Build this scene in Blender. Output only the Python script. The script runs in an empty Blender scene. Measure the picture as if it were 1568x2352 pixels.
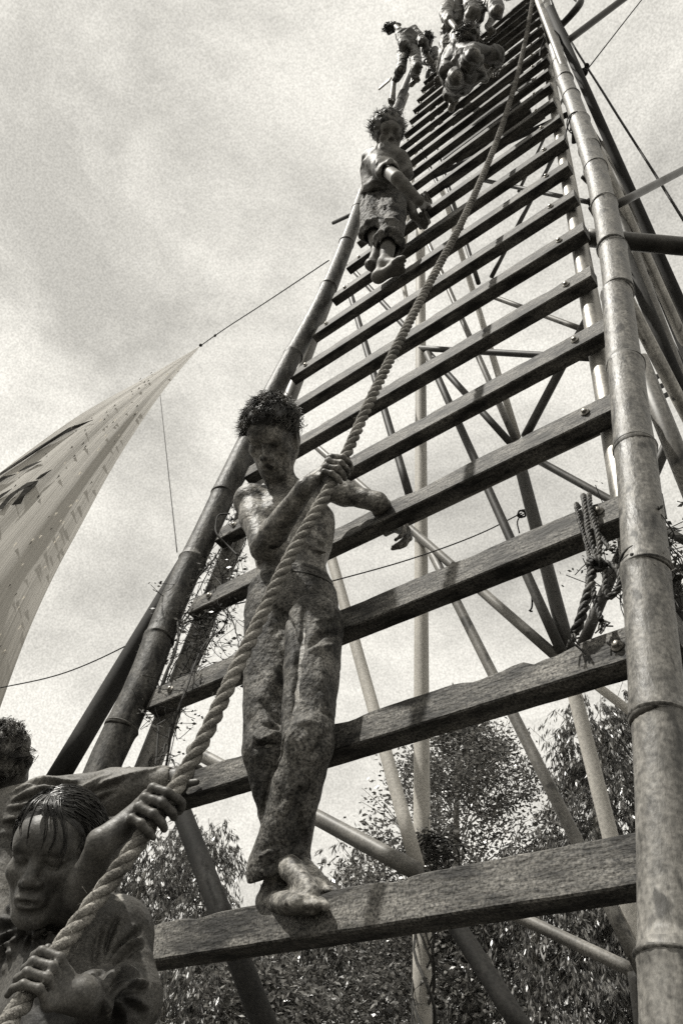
import bpy, math, random
import numpy as np
from mathutils import Vector, Matrix

random.seed(7); RNG = np.random.default_rng(11)
SC = bpy.context.scene; COL = SC.collection

# ------------------------------------------------------------------ camera, world, sun, exposure
CAM = np.array([0.0, 0.0, 1.65])                      # photographer's eye, ground at z = 0
# columns: camera right, camera down, camera forward, in world axes (X along the rungs, Y into the tower, Z up)
CR = np.array([[0.76510601, -0.38689198, -0.51471097],
               [0.64109763, 0.53226651, 0.55288895],
               [0.06005511, -0.75299865, 0.65527584]])
FPX = 1844.0; CX, CY = 784.0, 1176.0
cd = bpy.data.cameras.new('camera'); cam = bpy.data.objects.new('camera', cd); COL.objects.link(cam)
cd.sensor_fit = 'VERTICAL'; cd.sensor_height = 36.0; cd.sensor_width = 24.0; cd.lens = FPX / 2352 * 36
cd.clip_start = 0.05; cd.clip_end = 3000
cam.matrix_world = Matrix(((CR[0, 0], -CR[0, 1], -CR[0, 2], CAM[0]), (CR[1, 0], -CR[1, 1], -CR[1, 2], CAM[1]),
                           (CR[2, 0], -CR[2, 1], -CR[2, 2], CAM[2]), (0, 0, 0, 1)))
SC.camera = cam
SC.render.resolution_x = 682; SC.render.resolution_y = 1024
SC.view_settings.view_transform = 'Standard'; SC.view_settings.look = 'None'
SC.view_settings.gamma = 1.0; SC.view_settings.exposure = 0.0
SC.view_settings.use_curve_mapping = False
SC.cycles.use_denoising = False; SC.cycles.max_bounces = 6; SC.cycles.diffuse_bounces = 3; SC.cycles.glossy_bounces = 3
SC.cycles.transparent_max_bounces = 8

SUN_DIR = np.array([-0.30, -0.34, 0.89]); SUN_DIR /= np.linalg.norm(SUN_DIR)   # towards the sun
SUN_EL = math.asin(SUN_DIR[2]); SUN_AZ = math.atan2(SUN_DIR[0], SUN_DIR[1])
sl = bpy.data.lights.new('sun', 'SUN'); sl.energy = 4.8; sl.angle = math.radians(1.2); sl.color = (1, .97, .90)
so = bpy.data.objects.new('sun', sl); COL.objects.link(so)
so.rotation_euler = Vector(SUN_DIR).to_track_quat('Z', 'Y').to_euler()

W = bpy.data.worlds.new('World'); SC.world = W; W.use_nodes = True
def world():
    nt = W.node_tree; nt.nodes.clear(); N = nt.nodes.new; L = nt.links.new
    out = N('ShaderNodeOutputWorld'); bg = N('ShaderNodeBackground'); L(bg.outputs[0], out.inputs[0])
    sky = N('ShaderNodeTexSky'); sky.sky_type = 'NISHITA'; sky.sun_disc = False
    sky.sun_elevation = SUN_EL; sky.sun_rotation = SUN_AZ; sky.dust_density = 3.0; sky.air_density = 1.0
    bw = N('ShaderNodeRGBToBW'); L(sky.outputs[0], bw.inputs[0])
    tc = N('ShaderNodeTexCoord')
    mp = N('ShaderNodeMapping'); mp.inputs['Scale'].default_value = (1.0, 1.0, 1.5); mp.inputs['Location'].default_value = (1.7, .9, 2.3); L(tc.outputs['Generated'], mp.inputs[0])
    n1 = N('ShaderNodeTexNoise'); n1.inputs['Scale'].default_value = 2.9; n1.inputs['Detail'].default_value = 9
    n1.inputs['Roughness'].default_value = .63; n1.inputs['Distortion'].default_value = .35; L(mp.outputs[0], n1.inputs['Vector'])
    r1 = N('ShaderNodeMapRange'); r1.inputs[1].default_value = .38; r1.inputs[2].default_value = .60
    r1.inputs[3].default_value = 6.4; r1.inputs[4].default_value = 11.2; L(n1.outputs[0], r1.inputs[0])
    n2 = N('ShaderNodeTexNoise'); n2.inputs['Scale'].default_value = 430; n2.inputs['Detail'].default_value = 2
    L(tc.outputs['Generated'], n2.inputs['Vector'])
    r2 = N('ShaderNodeMapRange'); r2.inputs[1].default_value = .3; r2.inputs[2].default_value = .7
    r2.inputs[3].default_value = .83; r2.inputs[4].default_value = 1.16; L(n2.outputs[0], r2.inputs[0])
    m1 = N('ShaderNodeMath'); m1.operation = 'MULTIPLY'; L(r1.outputs[0], m1.inputs[0]); L(r2.outputs[0], m1.inputs[1])
    mx = N('ShaderNodeMix'); mx.data_type = 'FLOAT'; mx.inputs[0].default_value = .82
    L(bw.outputs[0], mx.inputs[2]); L(m1.outputs[0], mx.inputs[3])
    cm = N('ShaderNodeMix'); cm.data_type = 'RGBA'; cm.blend_type = 'MULTIPLY'; cm.inputs[0].default_value = 1
    L(mx.outputs[0], cm.inputs[6]); cm.inputs[7].default_value = (1.0, .968, .885, 1)
    L(cm.outputs[2], bg.inputs[0]); bg.inputs[1].default_value = 0.1
world()

# ------------------------------------------------------------------ placing: photograph direction + a real plane or distance -> world point
def ray(u, v):
    d = CR @ np.array([u - CX, v - CY, FPX]); return d
def JY(u, v, Y):  r = ray(u, v); return CAM + r * (Y / r[1])
def JX(u, v, X):  r = ray(u, v); return CAM + r * (X / r[0])
def JZ(u, v, z):  r = ray(u, v); return CAM + r * (z / r[2])
def JD(u, v, d):  return CAM + ray(u, v) / FPX * d
LEAN = math.tan(math.radians(11)); LD = 1.152         # front face of the ladder: Y = LD + LEAN*(Z - 1.65)
def JL(u, v, off=0.0):                                # off: metres in front (towards the viewer)
    r = ray(u, v); return CAM + r * ((LD - off) / (r[1] - LEAN * r[2]))
def lady(z, off=0.0): return LD - off + LEAN * (z - 1.65)
UPV = np.array([0, math.sin(math.radians(11)), math.cos(math.radians(11))]); NRM = np.array([0, -math.cos(math.radians(11)), math.sin(math.radians(11))])

# ------------------------------------------------------------------ object helpers
def tag(o, label=None, cat=None, group=None, kind=None):
    if label: o['label'] = label
    if cat: o['category'] = cat
    if group: o['group'] = group
    if kind: o['kind'] = kind
    return o
def thing(name, loc, label, cat, group=None):
    o = bpy.data.objects.new(name, None); COL.objects.link(o); o.location = Vector(loc); o.empty_display_size = .1
    return tag(o, label, cat, group)
def wloc(o):
    v = Vector((0, 0, 0))
    while o: v += o.location; o = o.parent
    return np.array(v)
def mk(name, V, F, mat, parent=None, smooth=False, loc=None):
    """one mesh object from world-space vertices; F = list of faces or int array (n,3|4)"""
    V = np.asarray(V, float)
    base = wloc(parent) if parent else np.zeros(3)
    loc = (V.min(0) + V.max(0)) / 2 if loc is None else np.asarray(loc, float)
    if parent is None: loc = np.array([loc[0], loc[1], V[:, 2].min()])
    me = bpy.data.meshes.new(name); L = V - loc
    if isinstance(F, np.ndarray):
        n, k = F.shape
        me.vertices.add(len(L)); me.vertices.foreach_set('co', L.astype(np.float32).ravel())
        me.loops.add(n * k); me.loops.foreach_set('vertex_index', F.astype(np.int32).ravel())
        me.polygons.add(n); me.polygons.foreach_set('loop_start', np.arange(0, n * k, k, dtype=np.int32))
        me.update(calc_edges=True); me.validate()
    else:
        me.from_pydata([tuple(p) for p in L], [], F); me.update()
    if smooth: me.polygons.foreach_set('use_smooth', np.ones(len(me.polygons), bool))
    if mat is not None:
        for m in (mat if isinstance(mat, (list, tuple)) else [mat]): me.materials.append(m)
    o = bpy.data.objects.new(name, me); COL.objects.link(o)
    if parent: o.parent = parent
    o.location = Vector(loc - base)
    return o
class MB:
    def __init__(s): s.V = []; s.F = []; s.n = 0
    def add(s, V, F):
        V = np.asarray(V, float); s.V.append(V); s.F += [tuple(int(i) + s.n for i in f) for f in F]; s.n += len(V)
    def mk(s, name, mat, parent=None, smooth=False): return mk(name, np.concatenate(s.V), s.F, mat, parent, smooth)
def nrm(v): v = np.asarray(v, float); return v / (np.linalg.norm(v) + 1e-12)
def frame(d, ref=(0, 0, 1)):
    d = nrm(d); ref = np.asarray(ref, float)
    if abs(d @ ref) > .95: ref = np.array([1., 0, 0])
    a = nrm(np.cross(ref, d)); return a, np.cross(d, a), d
def tube(P, R, seg=12, caps=True, jit=0):
    P = np.asarray(P, float); n = len(P); R = np.full(n, R) if np.isscalar(R) else np.asarray(R, float)
    T = np.gradient(P, axis=0); T /= np.linalg.norm(T, axis=1)[:, None] + 1e-12
    a, b, _ = frame(T[0]); V = []
    ang = np.arange(seg) * 2 * math.pi / seg
    for i in range(n):
        a = nrm(a - T[i] * (a @ T[i])); b = np.cross(T[i], a)
        rr = R[i] * (1 + (jit * RNG.uniform(-1, 1, seg) if jit else 0))
        V.append(P[i] + (np.cos(ang) * rr)[:, None] * a + (np.sin(ang) * rr)[:, None] * b)
    V = np.concatenate(V)
    F = [(i * seg + j, i * seg + (j + 1) % seg, (i + 1) * seg + (j + 1) % seg, (i + 1) * seg + j) for i in range(n - 1) for j in range(seg)]
    if caps: F += [tuple(range(seg))[::-1], tuple((n - 1) * seg + j for j in range(seg))]
    return V, F
def spline(P, n):
    P = np.asarray(P, float)
    s = np.concatenate([[0], np.cumsum(np.linalg.norm(np.diff(P[:, :3], axis=0), axis=1))])
    t = np.linspace(0, s[-1], n); m = np.gradient(P, s, axis=0)
    i = np.clip(np.searchsorted(s, t, side='right') - 1, 0, len(P) - 2); h = (s[i + 1] - s[i]); x = ((t - s[i]) / h)[:, None]; h = h[:, None]
    return (2*x**3-3*x**2+1)*P[i] + (x**3-2*x**2+x)*h*m[i] + (-2*x**3+3*x**2)*P[i+1] + (x**3-x**2)*h*m[i+1]
def boxm(c, ex, ey, ez, sx, sy, sz):
    """box round centre c with axes ex,ey,ez and half sizes, chamfer-free"""
    V = [c + ex * sx * a + ey * sy * b + ez * sz * d for a in (-1, 1) for b in (-1, 1) for d in (-1, 1)]
    return V, [(0, 1, 3, 2), (4, 6, 7, 5), (0, 4, 5, 1), (2, 3, 7, 6), (0, 2, 6, 4), (1, 5, 7, 3)]

# ------------------------------------------------------------------ materials
WARM = np.array([1.0, .955, .87])
def g(v, w=1.0): c = WARM ** w * v; return (float(c[0]), float(c[1]), float(c[2]), 1)
def mat(name, lo, hi, scale=8, stretch=(1, 1, 1), rough=.75, bump=.3, bscale=None, contrast=(.35, .65), spec=.3, fine=.25, fscale=160,
        metal=0.0, dark=None, detail=8, bdist=.01, rough2=None, coat=0.0):
    """two-tone weathered surface: broad blotches, fine speckle, optional dark stains, bump"""
    m = bpy.data.materials.new(name); m.use_nodes = True; nt = m.node_tree; N = nt.nodes.new; L = nt.links.new
    b = nt.nodes['Principled BSDF']; tc = N('ShaderNodeTexCoord'); mp = N('ShaderNodeMapping'); mp.inputs['Scale'].default_value = stretch
    oi = N('ShaderNodeObjectInfo'); vm = N('ShaderNodeVectorMath'); vm.operation = 'ADD'
    sc = N('ShaderNodeVectorMath'); sc.operation = 'SCALE'; sc.inputs[3].default_value = 37.0
    cmb = N('ShaderNodeCombineXYZ'); L(oi.outputs['Random'], cmb.inputs[0]); L(oi.outputs['Random'], cmb.inputs[1])
    L(cmb.outputs[0], sc.inputs[0]); L(tc.outputs['Object'], vm.inputs[0]); L(sc.outputs[0], vm.inputs[1]); L(vm.outputs[0], mp.inputs[0])
    n1 = N('ShaderNodeTexNoise'); n1.inputs['Scale'].default_value = scale; n1.inputs['Detail'].default_value = detail; n1.inputs['Roughness'].default_value = .62
    L(mp.outputs[0], n1.inputs['Vector'])
    r = N('ShaderNodeValToRGB'); r.color_ramp.elements[0].position = contrast[0]; r.color_ramp.elements[1].position = contrast[1]
    r.color_ramp.elements[0].color = g(lo); r.color_ramp.elements[1].color = g(hi); L(n1.outputs[0], r.inputs[0])
    n2 = N('ShaderNodeTexNoise'); n2.inputs['Scale'].default_value = fscale; n2.inputs['Detail'].default_value = 3; L(vm.outputs[0], n2.inputs['Vector'])
    mr = N('ShaderNodeMapRange'); mr.inputs[1].default_value = .3; mr.inputs[2].default_value = .7; mr.inputs[3].default_value = 1 - min(.85, fine * 1.5); mr.inputs[4].default_value = 1 + fine * 1.5
    L(n2.outputs[0], mr.inputs[0])
    mx = N('ShaderNodeMix'); mx.data_type = 'RGBA'; mx.blend_type = 'MULTIPLY'; mx.inputs[0].default_value = 1
    L(r.outputs[0], mx.inputs[6]); L(mr.outputs[0], mx.inputs[7]); colout = mx.outputs[2]
    if dark:                                           # (scale, threshold, value) stains
        n3 = N('ShaderNodeTexNoise'); n3.inputs['Scale'].default_value = dark[0]; n3.inputs['Detail'].default_value = 6; L(mp.outputs[0], n3.inputs['Vector'])
        r3 = N('ShaderNodeMapRange'); r3.inputs[1].default_value = dark[1]; r3.inputs[2].default_value = dark[1] + .06; L(n3.outputs[0], r3.inputs[0])
        m3 = N('ShaderNodeMix'); m3.data_type = 'RGBA'; L(r3.outputs[0], m3.inputs[0]); L(colout, m3.inputs[6]); m3.inputs[7].default_value = g(dark[2]); colout = m3.outputs[2]
    L(colout, b.inputs['Base Color'])
    b.inputs['Roughness'].default_value = rough; b.inputs['Specular IOR Level'].default_value = spec; b.inputs['Metallic'].default_value = metal
    if rough2 is not None:
        rr = N('ShaderNodeMapRange'); rr.inputs[1].default_value = .35; rr.inputs[2].default_value = .65; rr.inputs[3].default_value = rough; rr.inputs[4].default_value = rough2
        L(n1.outputs[0], rr.inputs[0]); L(rr.outputs[0], b.inputs['Roughness'])
    if bump:
        nb = N('ShaderNodeTexNoise'); nb.inputs['Scale'].default_value = bscale or scale * 5; nb.inputs['Detail'].default_value = 6; L(mp.outputs[0], nb.inputs['Vector'])
        bp = N('ShaderNodeBump'); bp.inputs['Strength'].default_value = bump; bp.inputs['Distance'].default_value = bdist
        L(nb.outputs[0], bp.inputs['Height']); L(bp.outputs[0], b.inputs['Normal'])
    return m
M = {}
M['rung'] = mat('wet_hardwood', .022, .18, 7, (1, 3.2, 3.2), .7, .9, 40, (.38, .66), .35, .6, 190, dark=(4, .60, .035), bdist=.004)
M['endgrain'] = M['rung']
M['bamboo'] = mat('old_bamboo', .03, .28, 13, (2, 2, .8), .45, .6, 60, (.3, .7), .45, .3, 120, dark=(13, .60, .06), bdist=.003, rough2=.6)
M['bamboo_dark'] = mat('dark_bamboo', .05, .15, 6, (3, 3, .5), .5, .3, 30, (.3, .7), .3, .3, 110, bdist=.003)
M['bamboo_left'] = mat('shaded_bamboo', .015, .11, 13, (2, 2, .8), .55, .7, 40, (.34, .66), .3, .4, 110, dark=(12, .58, .025), bdist=.004)  # darker copy of the bamboo, left pole's shade put into its colour
M['node'] = mat('bamboo_node_scar', .02, .14, 30, (1, 1, 1), .6, .6, 80, (.35, .6), .3, .4, 150, bdist=.003)
M['steel'] = mat('galvanised_steel', .14, .40, 7, (2, 2, .8), .42, .15, 40, (.3, .7), .5, .2, 140, metal=.8, dark=(9, .63, .06), bdist=.002, rough2=.5)
M['steel_paint'] = mat('mottled_painted_steel', .08, .28, 5, (1, 1, .6), .5, .2, 40, (.3, .7), .4, .25, 120, dark=(11, .60, .05), bdist=.002)
M['pale_pole'] = mat('pale_painted_pole', .42, .60, 4, (1, 1, .4), .6, .2, 40, (.3, .7), .3, .15, 110, dark=(16, .68, .12), bdist=.002)
M['brace'] = mat('dull_brace', .03, .09, 5, (1, 1, .6), .55, .2, 40, (.3, .7), .3, .3, 110, bdist=.002)
M['dark_pole'] = mat('dark_tarred_pole', .010, .035, 6, (1, 1, .6), .8, .3, 40, (.3, .7), .3, .3, 110, bdist=.002)
M['rope'] = mat('hemp_rope', .08, .34, 18, (1, 1, 1), .85, .9, 170, (.3, .7), .1, .35, 320, bdist=.004, dark=(9, .66, .12))
M['mudrope'] = mat('muddy_rope', .02, .14, 30, (1, 1, 1), .6, .9, 90, (.4, .7), .4, .4, 200, bdist=.006)
M['wire'] = mat('dark_wire', .015, .04, 20, bump=0)
M['skin'] = mat('mud_smeared_skin', .09, .34, 22, (1, 1, 1), .5, .7, 70, (.40, .66), .25, .4, 150, bdist=.006, dark=(17, .60, .035))
M['skin_clean'] = mat('tan_skin', .035, .15, 16, (1, 1, 1), .5, .5, 80, (.3, .7), .4, .25, 240, bdist=.003, dark=(22, .66, .06))
M['skin_kid'] = mat('dusty_skin', .05, .22, 10, (1, 1, 1), .6, .3, 60, (.3, .7), .3, .3, 170, bdist=.004)
M['jeans'] = mat('mud_caked_denim', .022, .15, 16, (1, 1, .7), .7, 1.0, 60, (.38, .68), .3, .8, 170, bdist=.010, dark=(13, .61, .03))
M['denim_band'] = mat('dark_denim_seam', .012, .06, 20, (1, 1, 1), .8, .6, 80)
M['shirt'] = mat('wet_muddy_shirt', .008, .13, 6, (1, 1, 1), .6, .5, 60, (.3, .7), .3, .35, 200, bdist=.005, dark=(16, .66, .4))
M['shirt_light'] = mat('light_muddy_shirt', .03, .24, 6, (1, 1, 1), .6, .5, 60, (.3, .7), .3, .35, 200, bdist=.005)
M['shirt_dark'] = mat('dark_muddy_cloth', .012, .14, 14, (1, 1, 1), .6, .5, 60, (.3, .7), .3, .35, 160, bdist=.005)
M['hair'] = mat('wet_black_hair', .012, .035, 30, (1, 1, 1), .38, .3, 200, (.3, .7), .5, .3, 300, bdist=.002)
M['hair_mud'] = mat('mud_stiff_hair', .03, .26, 25, (1, 1, 1), .5, .4, 150, (.42, .72), .4, .3, 300, bdist=.003)
M['brow'] = mat('eyebrow_hair', .010, .03, 60, bump=.3)
M['bark'] = mat('gum_bark', .10, .28, 4, (1, 1, .3), .85, .5, 20, (.3, .7), .2, .3, 60)
M['dark_steel'] = mat('dark_wet_steel', .025, .10, 6, (2, 2, .6), .3, .15, 40, (.3, .7), .5, .2, 140, metal=.5, bdist=.002, rough2=.5)
M['bolt'] = mat('worn_bolt_steel', .15, .45, 60, (1, 1, 1), .38, .1, 80, (.3, .7), .5, .2, 200, metal=.9, bdist=.001)
M['vine'] = mat('dry_vine', .02, .06, 20, bump=0)
def leafmat(name, lo, hi):
    m = bpy.data.materials.new(name); m.use_nodes = True; nt = m.node_tree; N = nt.nodes.new; L = nt.links.new
    b = nt.nodes['Principled BSDF']; tc = N('ShaderNodeTexCoord'); n1 = N('ShaderNodeTexNoise'); n1.inputs['Scale'].default_value = 14
    L(tc.outputs['Object'], n1.inputs['Vector']); r = N('ShaderNodeValToRGB'); r.color_ramp.elements[0].position = .38; r.color_ramp.elements[1].position = .62
    r.color_ramp.elements[0].color = g(lo, .7); r.color_ramp.elements[1].color = g(hi, .7); L(n1.outputs[0], r.inputs[0]); L(r.outputs[0], b.inputs['Base Color'])
    b.inputs['Roughness'].default_value = .27; b.inputs['Specular IOR Level'].default_value = .7
    tr = N('ShaderNodeBsdfTranslucent'); L(r.outputs[0], tr.inputs[0]); ms = N('ShaderNodeMixShader'); ms.inputs[0].default_value = .25
    L(b.outputs[0], ms.inputs[1]); L(tr.outputs[0], ms.inputs[2]); L(ms.outputs[0], nt.nodes['Material Output'].inputs[0]); return m
M['leaf'] = leafmat('gum_leaf', .02, .24); M['leaf2'] = leafmat('broad_leaf', .03, .27)
def groundmat():
    return mat('trodden_earth', .02, .05, .6, bump=.6, rough=.95)
M['ground'] = groundmat()
M['ink'] = mat('banner_ink', .02, .06, 20, (1, 1, 1), .95, 0, fine=.3, spec=.05)
M['flap'] = leafmat('lit_flap', .8, .9); M['flap'].node_tree.nodes['Principled BSDF'].inputs['Roughness'].default_value = .8; M['flap'].node_tree.nodes['Mix Shader'].inputs[0].default_value = .5

# ------------------------------------------------------------------ setting: ground
s = 600
gv = [(-s, -s, 0), (s, -s, 0), (s, s, 0), (-s, s, 0)]
go = mk('ground', gv, [(0, 1, 2, 3)], M['ground'], loc=(0, 0, 0)); tag(go, kind='structure')

# ------------------------------------------------------------------ climbing tower: rungs, posts, braces
tower = thing('climbing_tower', (-1.25, 1.2, 0), 'tall steel climbing tower faced with a ladder of heavy wooden rungs', 'tower')
RZ = [.47, .88, 1.284, 1.70, 2.116, 2.533, 2.95, 3.37, 3.80, 4.22, 4.648, 5.075, 5.51, 5.92, 6.33, 6.74, 7.16, 7.62, 8.08, 8.52, 8.95, 9.38, 9.80]
RZ = [z + 1.65 for z in RZ]
def rung_r(z): z -= 1.65; return -.36 if z < 1.5 else float(np.interp(z, [1.5, 2.1, 2.95, 4.2, 5.5, 7.2, 10], [-.385, -.427, -.454, -.503, -.555, -.595, -.68]))
def rung_l(z): z -= 1.65; return float(np.interp(z, [0, .88, 1.3, 2.1, 3.1, 4.5, 7, 10], [-2.15, -2.12, -2.085, -2.13, -2.12, -2.04, -2.02, -2.10]))
HF, TH = .087, .050
RH = []
def bolt(p, parent):
    b = MB(); a, c, d = frame(NRM)
    P = [p + d * t for t in (0, .0035, .0036, .010, .013)]; b.add(*tube(P, [.0135, .0125, .0085, .0085, .006], 12))
    return b.mk('bolt', M['bolt'], parent, True)
for i, zt in enumerate(RZ):
    xl, xr = rung_l(zt) + RNG.uniform(-.015, .015), rung_r(zt) + RNG.uniform(-.008, .008)
    n = 72; xs = np.linspace(xl, xr, n); V = []
    top0 = np.array([0, lady(zt), zt]); hf = HF * RNG.uniform(.96, 1.04); th = TH * RNG.uniform(.93, 1.07)
    if i == 0: hf = .086
    c0 = .0035
    prof = [(0 + c0, 0), (hf - c0, 0), (hf, c0), (hf, th), (0, th), (0, c0)]    # (down the face, into the depth)
    chips = [(RNG.uniform(xl, xr), RNG.uniform(.010, .05), RNG.uniform(.002, .010)) for _ in range(7)] + ([(-.62, .05, .016), (-.66, .015, .012)] if i == 1 else [])
    skew = RNG.uniform(-.006, .006)
    for x in xs:
        ch = sum(a * math.exp(-((x - c) / w) ** 2) for c, w, a in chips) + RNG.uniform(0, .0015)
        cb = RNG.uniform(0, .0012)
        for k, (dn, dp) in enumerate(prof):
            if k in (0, 5, 4): dn = dn + ch
            if k in (1, 2, 3): dn = dn - cb
            V.append(np.array([x, 0, 0]) + top0 - UPV * dn - NRM * dp + UPV * skew * (x - xl) / (xr - xl))
    K = 6
    F = [(a * K + b, a * K + (b + 1) % K, (a + 1) * K + (b + 1) % K, (a + 1) * K + b) for a in range(n - 1) for b in range(K)]
    F += [tuple(range(K))[::-1], tuple((n - 1) * K + j for j in range(K))]
    F = [f[::-1] for f in F]
    r = mk('rung', V, F, M['rung'], tower)
    bx = {1: (1417, 1483), 2: (1373, 1163), 3: (1343, 945), 4: (1319, 776), 5: (1299, 648), 6: (1283, 545)}.get(i)
    for xb in (xl + .10, (JL(*bx)[0] if bx else (xr + .02 - .03 if i == 0 else xr - .11))):
        bolt(top0 + np.array([xb, 0, 0]) - UPV * (hf * .5 + skew * 0), r)
def pole(name, a, b, r, m, parent, seg=14, n=10, sag=0.0, taper=1.0, jit=0.0):
    a = np.asarray(a); b = np.asarray(b); t = np.linspace(0, 1, n)[:, None]; P = a + (b - a) * t
    if sag: P = P - np.array([0, 0, 1]) * sag * 4 * t * (1 - t)
    V, F = tube(P, np.linspace(r, r * taper, n), seg, True, jit)
    return mk(name, V, F, m, parent, True)
# main front posts just behind the rungs
def leanpost(name, p1, p2, r, m, z0, z1, off=-.085):
    a, b = JL(*p1, off), JL(*p2, off); d = (b - a) / (b[2] - a[2]); A = a + d * (z0 - a[2]); B = a + d * (z1 - a[2])
    return pole(name, A, B, r, m, tower, 18, 24, taper=.78)
leanpost('post', (1383, 856), (1284, 305), .036, M['steel'], 0, 12.3)
leanpost('post', (450, 1475), (790, 590), .043, M['steel_paint'], 0, 12.3, -.10)
leanpost('post', (1400, 860), (1290, 280), .014, M['pale_pole'], 2.6, 12.0, -.13)
YB = 2.95
BR = [  # a, b, plane Y, radius, material
    ((970, 2700), (965, 500), YB, .038, 'pale_pole'),
    ((799, 657), (945, 1155), YB - .3, .024, 'brace'),
    ((800, 608), (1172, 1018), YB + .05, .022, 'brace'),
    ((980, 812), (1290, 1500), YB - .05, .024, 'brace'),
    ((975, 540), (1183, 1012), YB + .30, .022, 'steel_paint'),
    ((1010, 420), (1187, 1004), YB + .40, .024, 'pale_pole'),
    ((1095, 668), (1335, 756), YB + .1, .018, 'steel_paint'),
    ((965, 800), (1372, 823), YB - .02, .021, 'brace'),
    ((1283, 335), (1128, 636), YB + .3, .018, 'brace'),
    ((1350, 728), (1205, 1003), YB - .4, .022, 'brace'),
    ((1186, 1040), (1306, 1500), YB + .02, .034, 'brace'),
    ((1225, 1052), (1600, 1258), YB + .15, .021, 'brace'),
    ((700, 1003), (1284, 1514), YB - .04, .025, 'steel_paint'),
    ((985, 1258), (1482, 2246), YB - .03, .025, 'steel_paint'),
    ((1300, 1520), (1482, 2246), YB + .03, .031, 'pale_pole'),
    ((1330, 1545), (1500, 1675), YB + .2, .020, 'pale_pole'),
    ((748, 1235), (958, 1990), YB - .25, .030, 'pale_pole'),
    ((440, 1722), (958, 2002), YB - .5, .033, 'steel_paint'),
    ((1090, 2058), (1485, 2245), YB + .1, .024, 'steel_paint'),
    ((1015, 2075), (1260, 2460), YB - .9, .026, 'dark_pole'),
    ((400, 1820), (640, 2440), YB - 1.2, .034, 'dark_pole'),
    ((1545, 985), (1335, 1485), YB - .4, .022, 'brace'),
    ((1466, 2235), (1496, 2460), YB + .02, .038, 'brace'),
    ((1080, 408), (1368, 468), YB + .3, .018, 'brace'),
    ((960, 330), (1062, 540), YB + .5, .021, 'brace'),
    ((1000, 335), (1098, 650), YB + .6, .021, 'brace'),
    ((1128, 255), (1060, 368), YB + .6, .018, 'steel_paint'),
    ((957, 330), (920, 630), YB + .9, .026, 'pale_pole'),
    ((915, 600), (944, 740), YB + .2, .021, 'pale_pole'),
    ((1190, 440), (1290, 230), YB + .9, .016, 'brace'),
    ((1240, 1000), (1240, 1001), YB, .001, 'brace'),
]
for a, b, Y, r, m in BR:
    if r > .005: pole('brace', JY(*a, Y), JY(*b, Y), r, M[m], tower)
# horizontal rail behind the rungs
pole('rail', JL(1396, 976, -.30), JL(882, 1222, -.30), .0195, M['steel_paint'], tower)
pole('rail', JL(765, 512, -.20), JL(1330, 250, -.20), .018, M['dark_pole'], tower)
# right flank: legs and struts running back from the ladder
XR = -.42
FL = [((1262, 20), (1458, 462), .030, 'dark_pole', XR), ((1380, 330), (1640, 880), .034, 'steel_paint', XR - .10),
      ((1318, 225), (1462, 545), .024, 'steel', XR + .03), ((1345, 270), (1470, 560), .014, 'dark_pole', XR - .02), ((1500, 745), (1640, 1060), .016, 'dark_pole', XR - .1), ((1455, 520), (1600, 870), .026, 'brace', XR + .02),
      ((1360, 300), (1500, 640), .012, 'steel', XR), ((1425, 560), (1545, 850), .024, 'dark_pole', XR + .04),
      ((1440, 690), (1600, 1000), .022, 'steel', XR + .05), ((1480, 690), (1640, 1010), .034, 'dark_pole', XR - .06),
      ((1465, 825), (1620, 1210), .028, 'steel_paint', XR + .05), ((1280, 60), (1400, 330), .018, 'brace', XR),
      ((1536, 1335), (1610, 1600), .022, 'dark_pole', XR), ((1235, 0), (1330, 250), .022, 'steel_paint', XR)]
for a, b, r, m, X in FL:
    A, B = JX(*a, X), JX(*b, X)
    if B[2] < A[2] - .1: B = A + (B - A) * (A[2] / (A[2] - B[2]))               # every leg runs on down to the ground outside the frame
    pole('brace', A, B, r, M[m], tower)
    pole('brace', A, np.array([rung_r(A[2]) + .01, lady(A[2], -.13), A[2]]), .013, M['brace'], tower, 8, 4)   # tie back to the front post
for k in range(3):
    y = 868 + k * 22
    a = JX(1488 + k * 10, y + 6, XR - .2); b = JX(1640, y - 61, XR - .2); pole('brace', a + (a - b) * .25, b, .014, M['dark_pole'], tower)
pole('crossbar', JL(1347, 546, -.12), JY(1760, 583, 2.3), .037, M['dark_steel'], tower, 20)
pole('crossbar', JL(1276, 114, .02), JY(1640, -160, 2.9), .024, M['dark_steel'], tower)
pole('crossbar', JL(1408, 474, -.16), JY(1700, 322, 3.0), .019, M['dark_steel'], tower)
# hooked bracket near the top
hb = spline([JL(1268, 62, -.02), JL(1290, 55, .0), JL(1312, 32, .02), JL(1322, -10, .02)], 14)
mk('bracket', *tube(hb, .028, 12), M['brace'], tower, True)
# loose platform board beside the top
c = JL(884, 192, .16); V, F = boxm(c, np.array([1., 0, 0]), UPV, NRM, .085, .10, .010)
mk('platform_board', V, F, M['pale_pole'], tower)
# upper deck boards behind the rungs that close the view upwards
for k, z in enumerate(np.arange(8.3, 11.2, .43)):
    a = np.array([rung_l(z) + .25 + .1 * math.sin(k * 2.1), lady(z) + .42, z]); b = np.array([rung_r(z) - .35 + .1 * math.cos(k * 1.7), lady(z) + .42, z])
    V, F = boxm((a + b) / 2, np.array([1., 0, 0]), np.array([0, 1., 0]), np.array([0, 0, 1.]), (b[0] - a[0]) / 2, .025, .04)
    mk('back_rung', V, F, M['rung'], tower)

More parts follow.
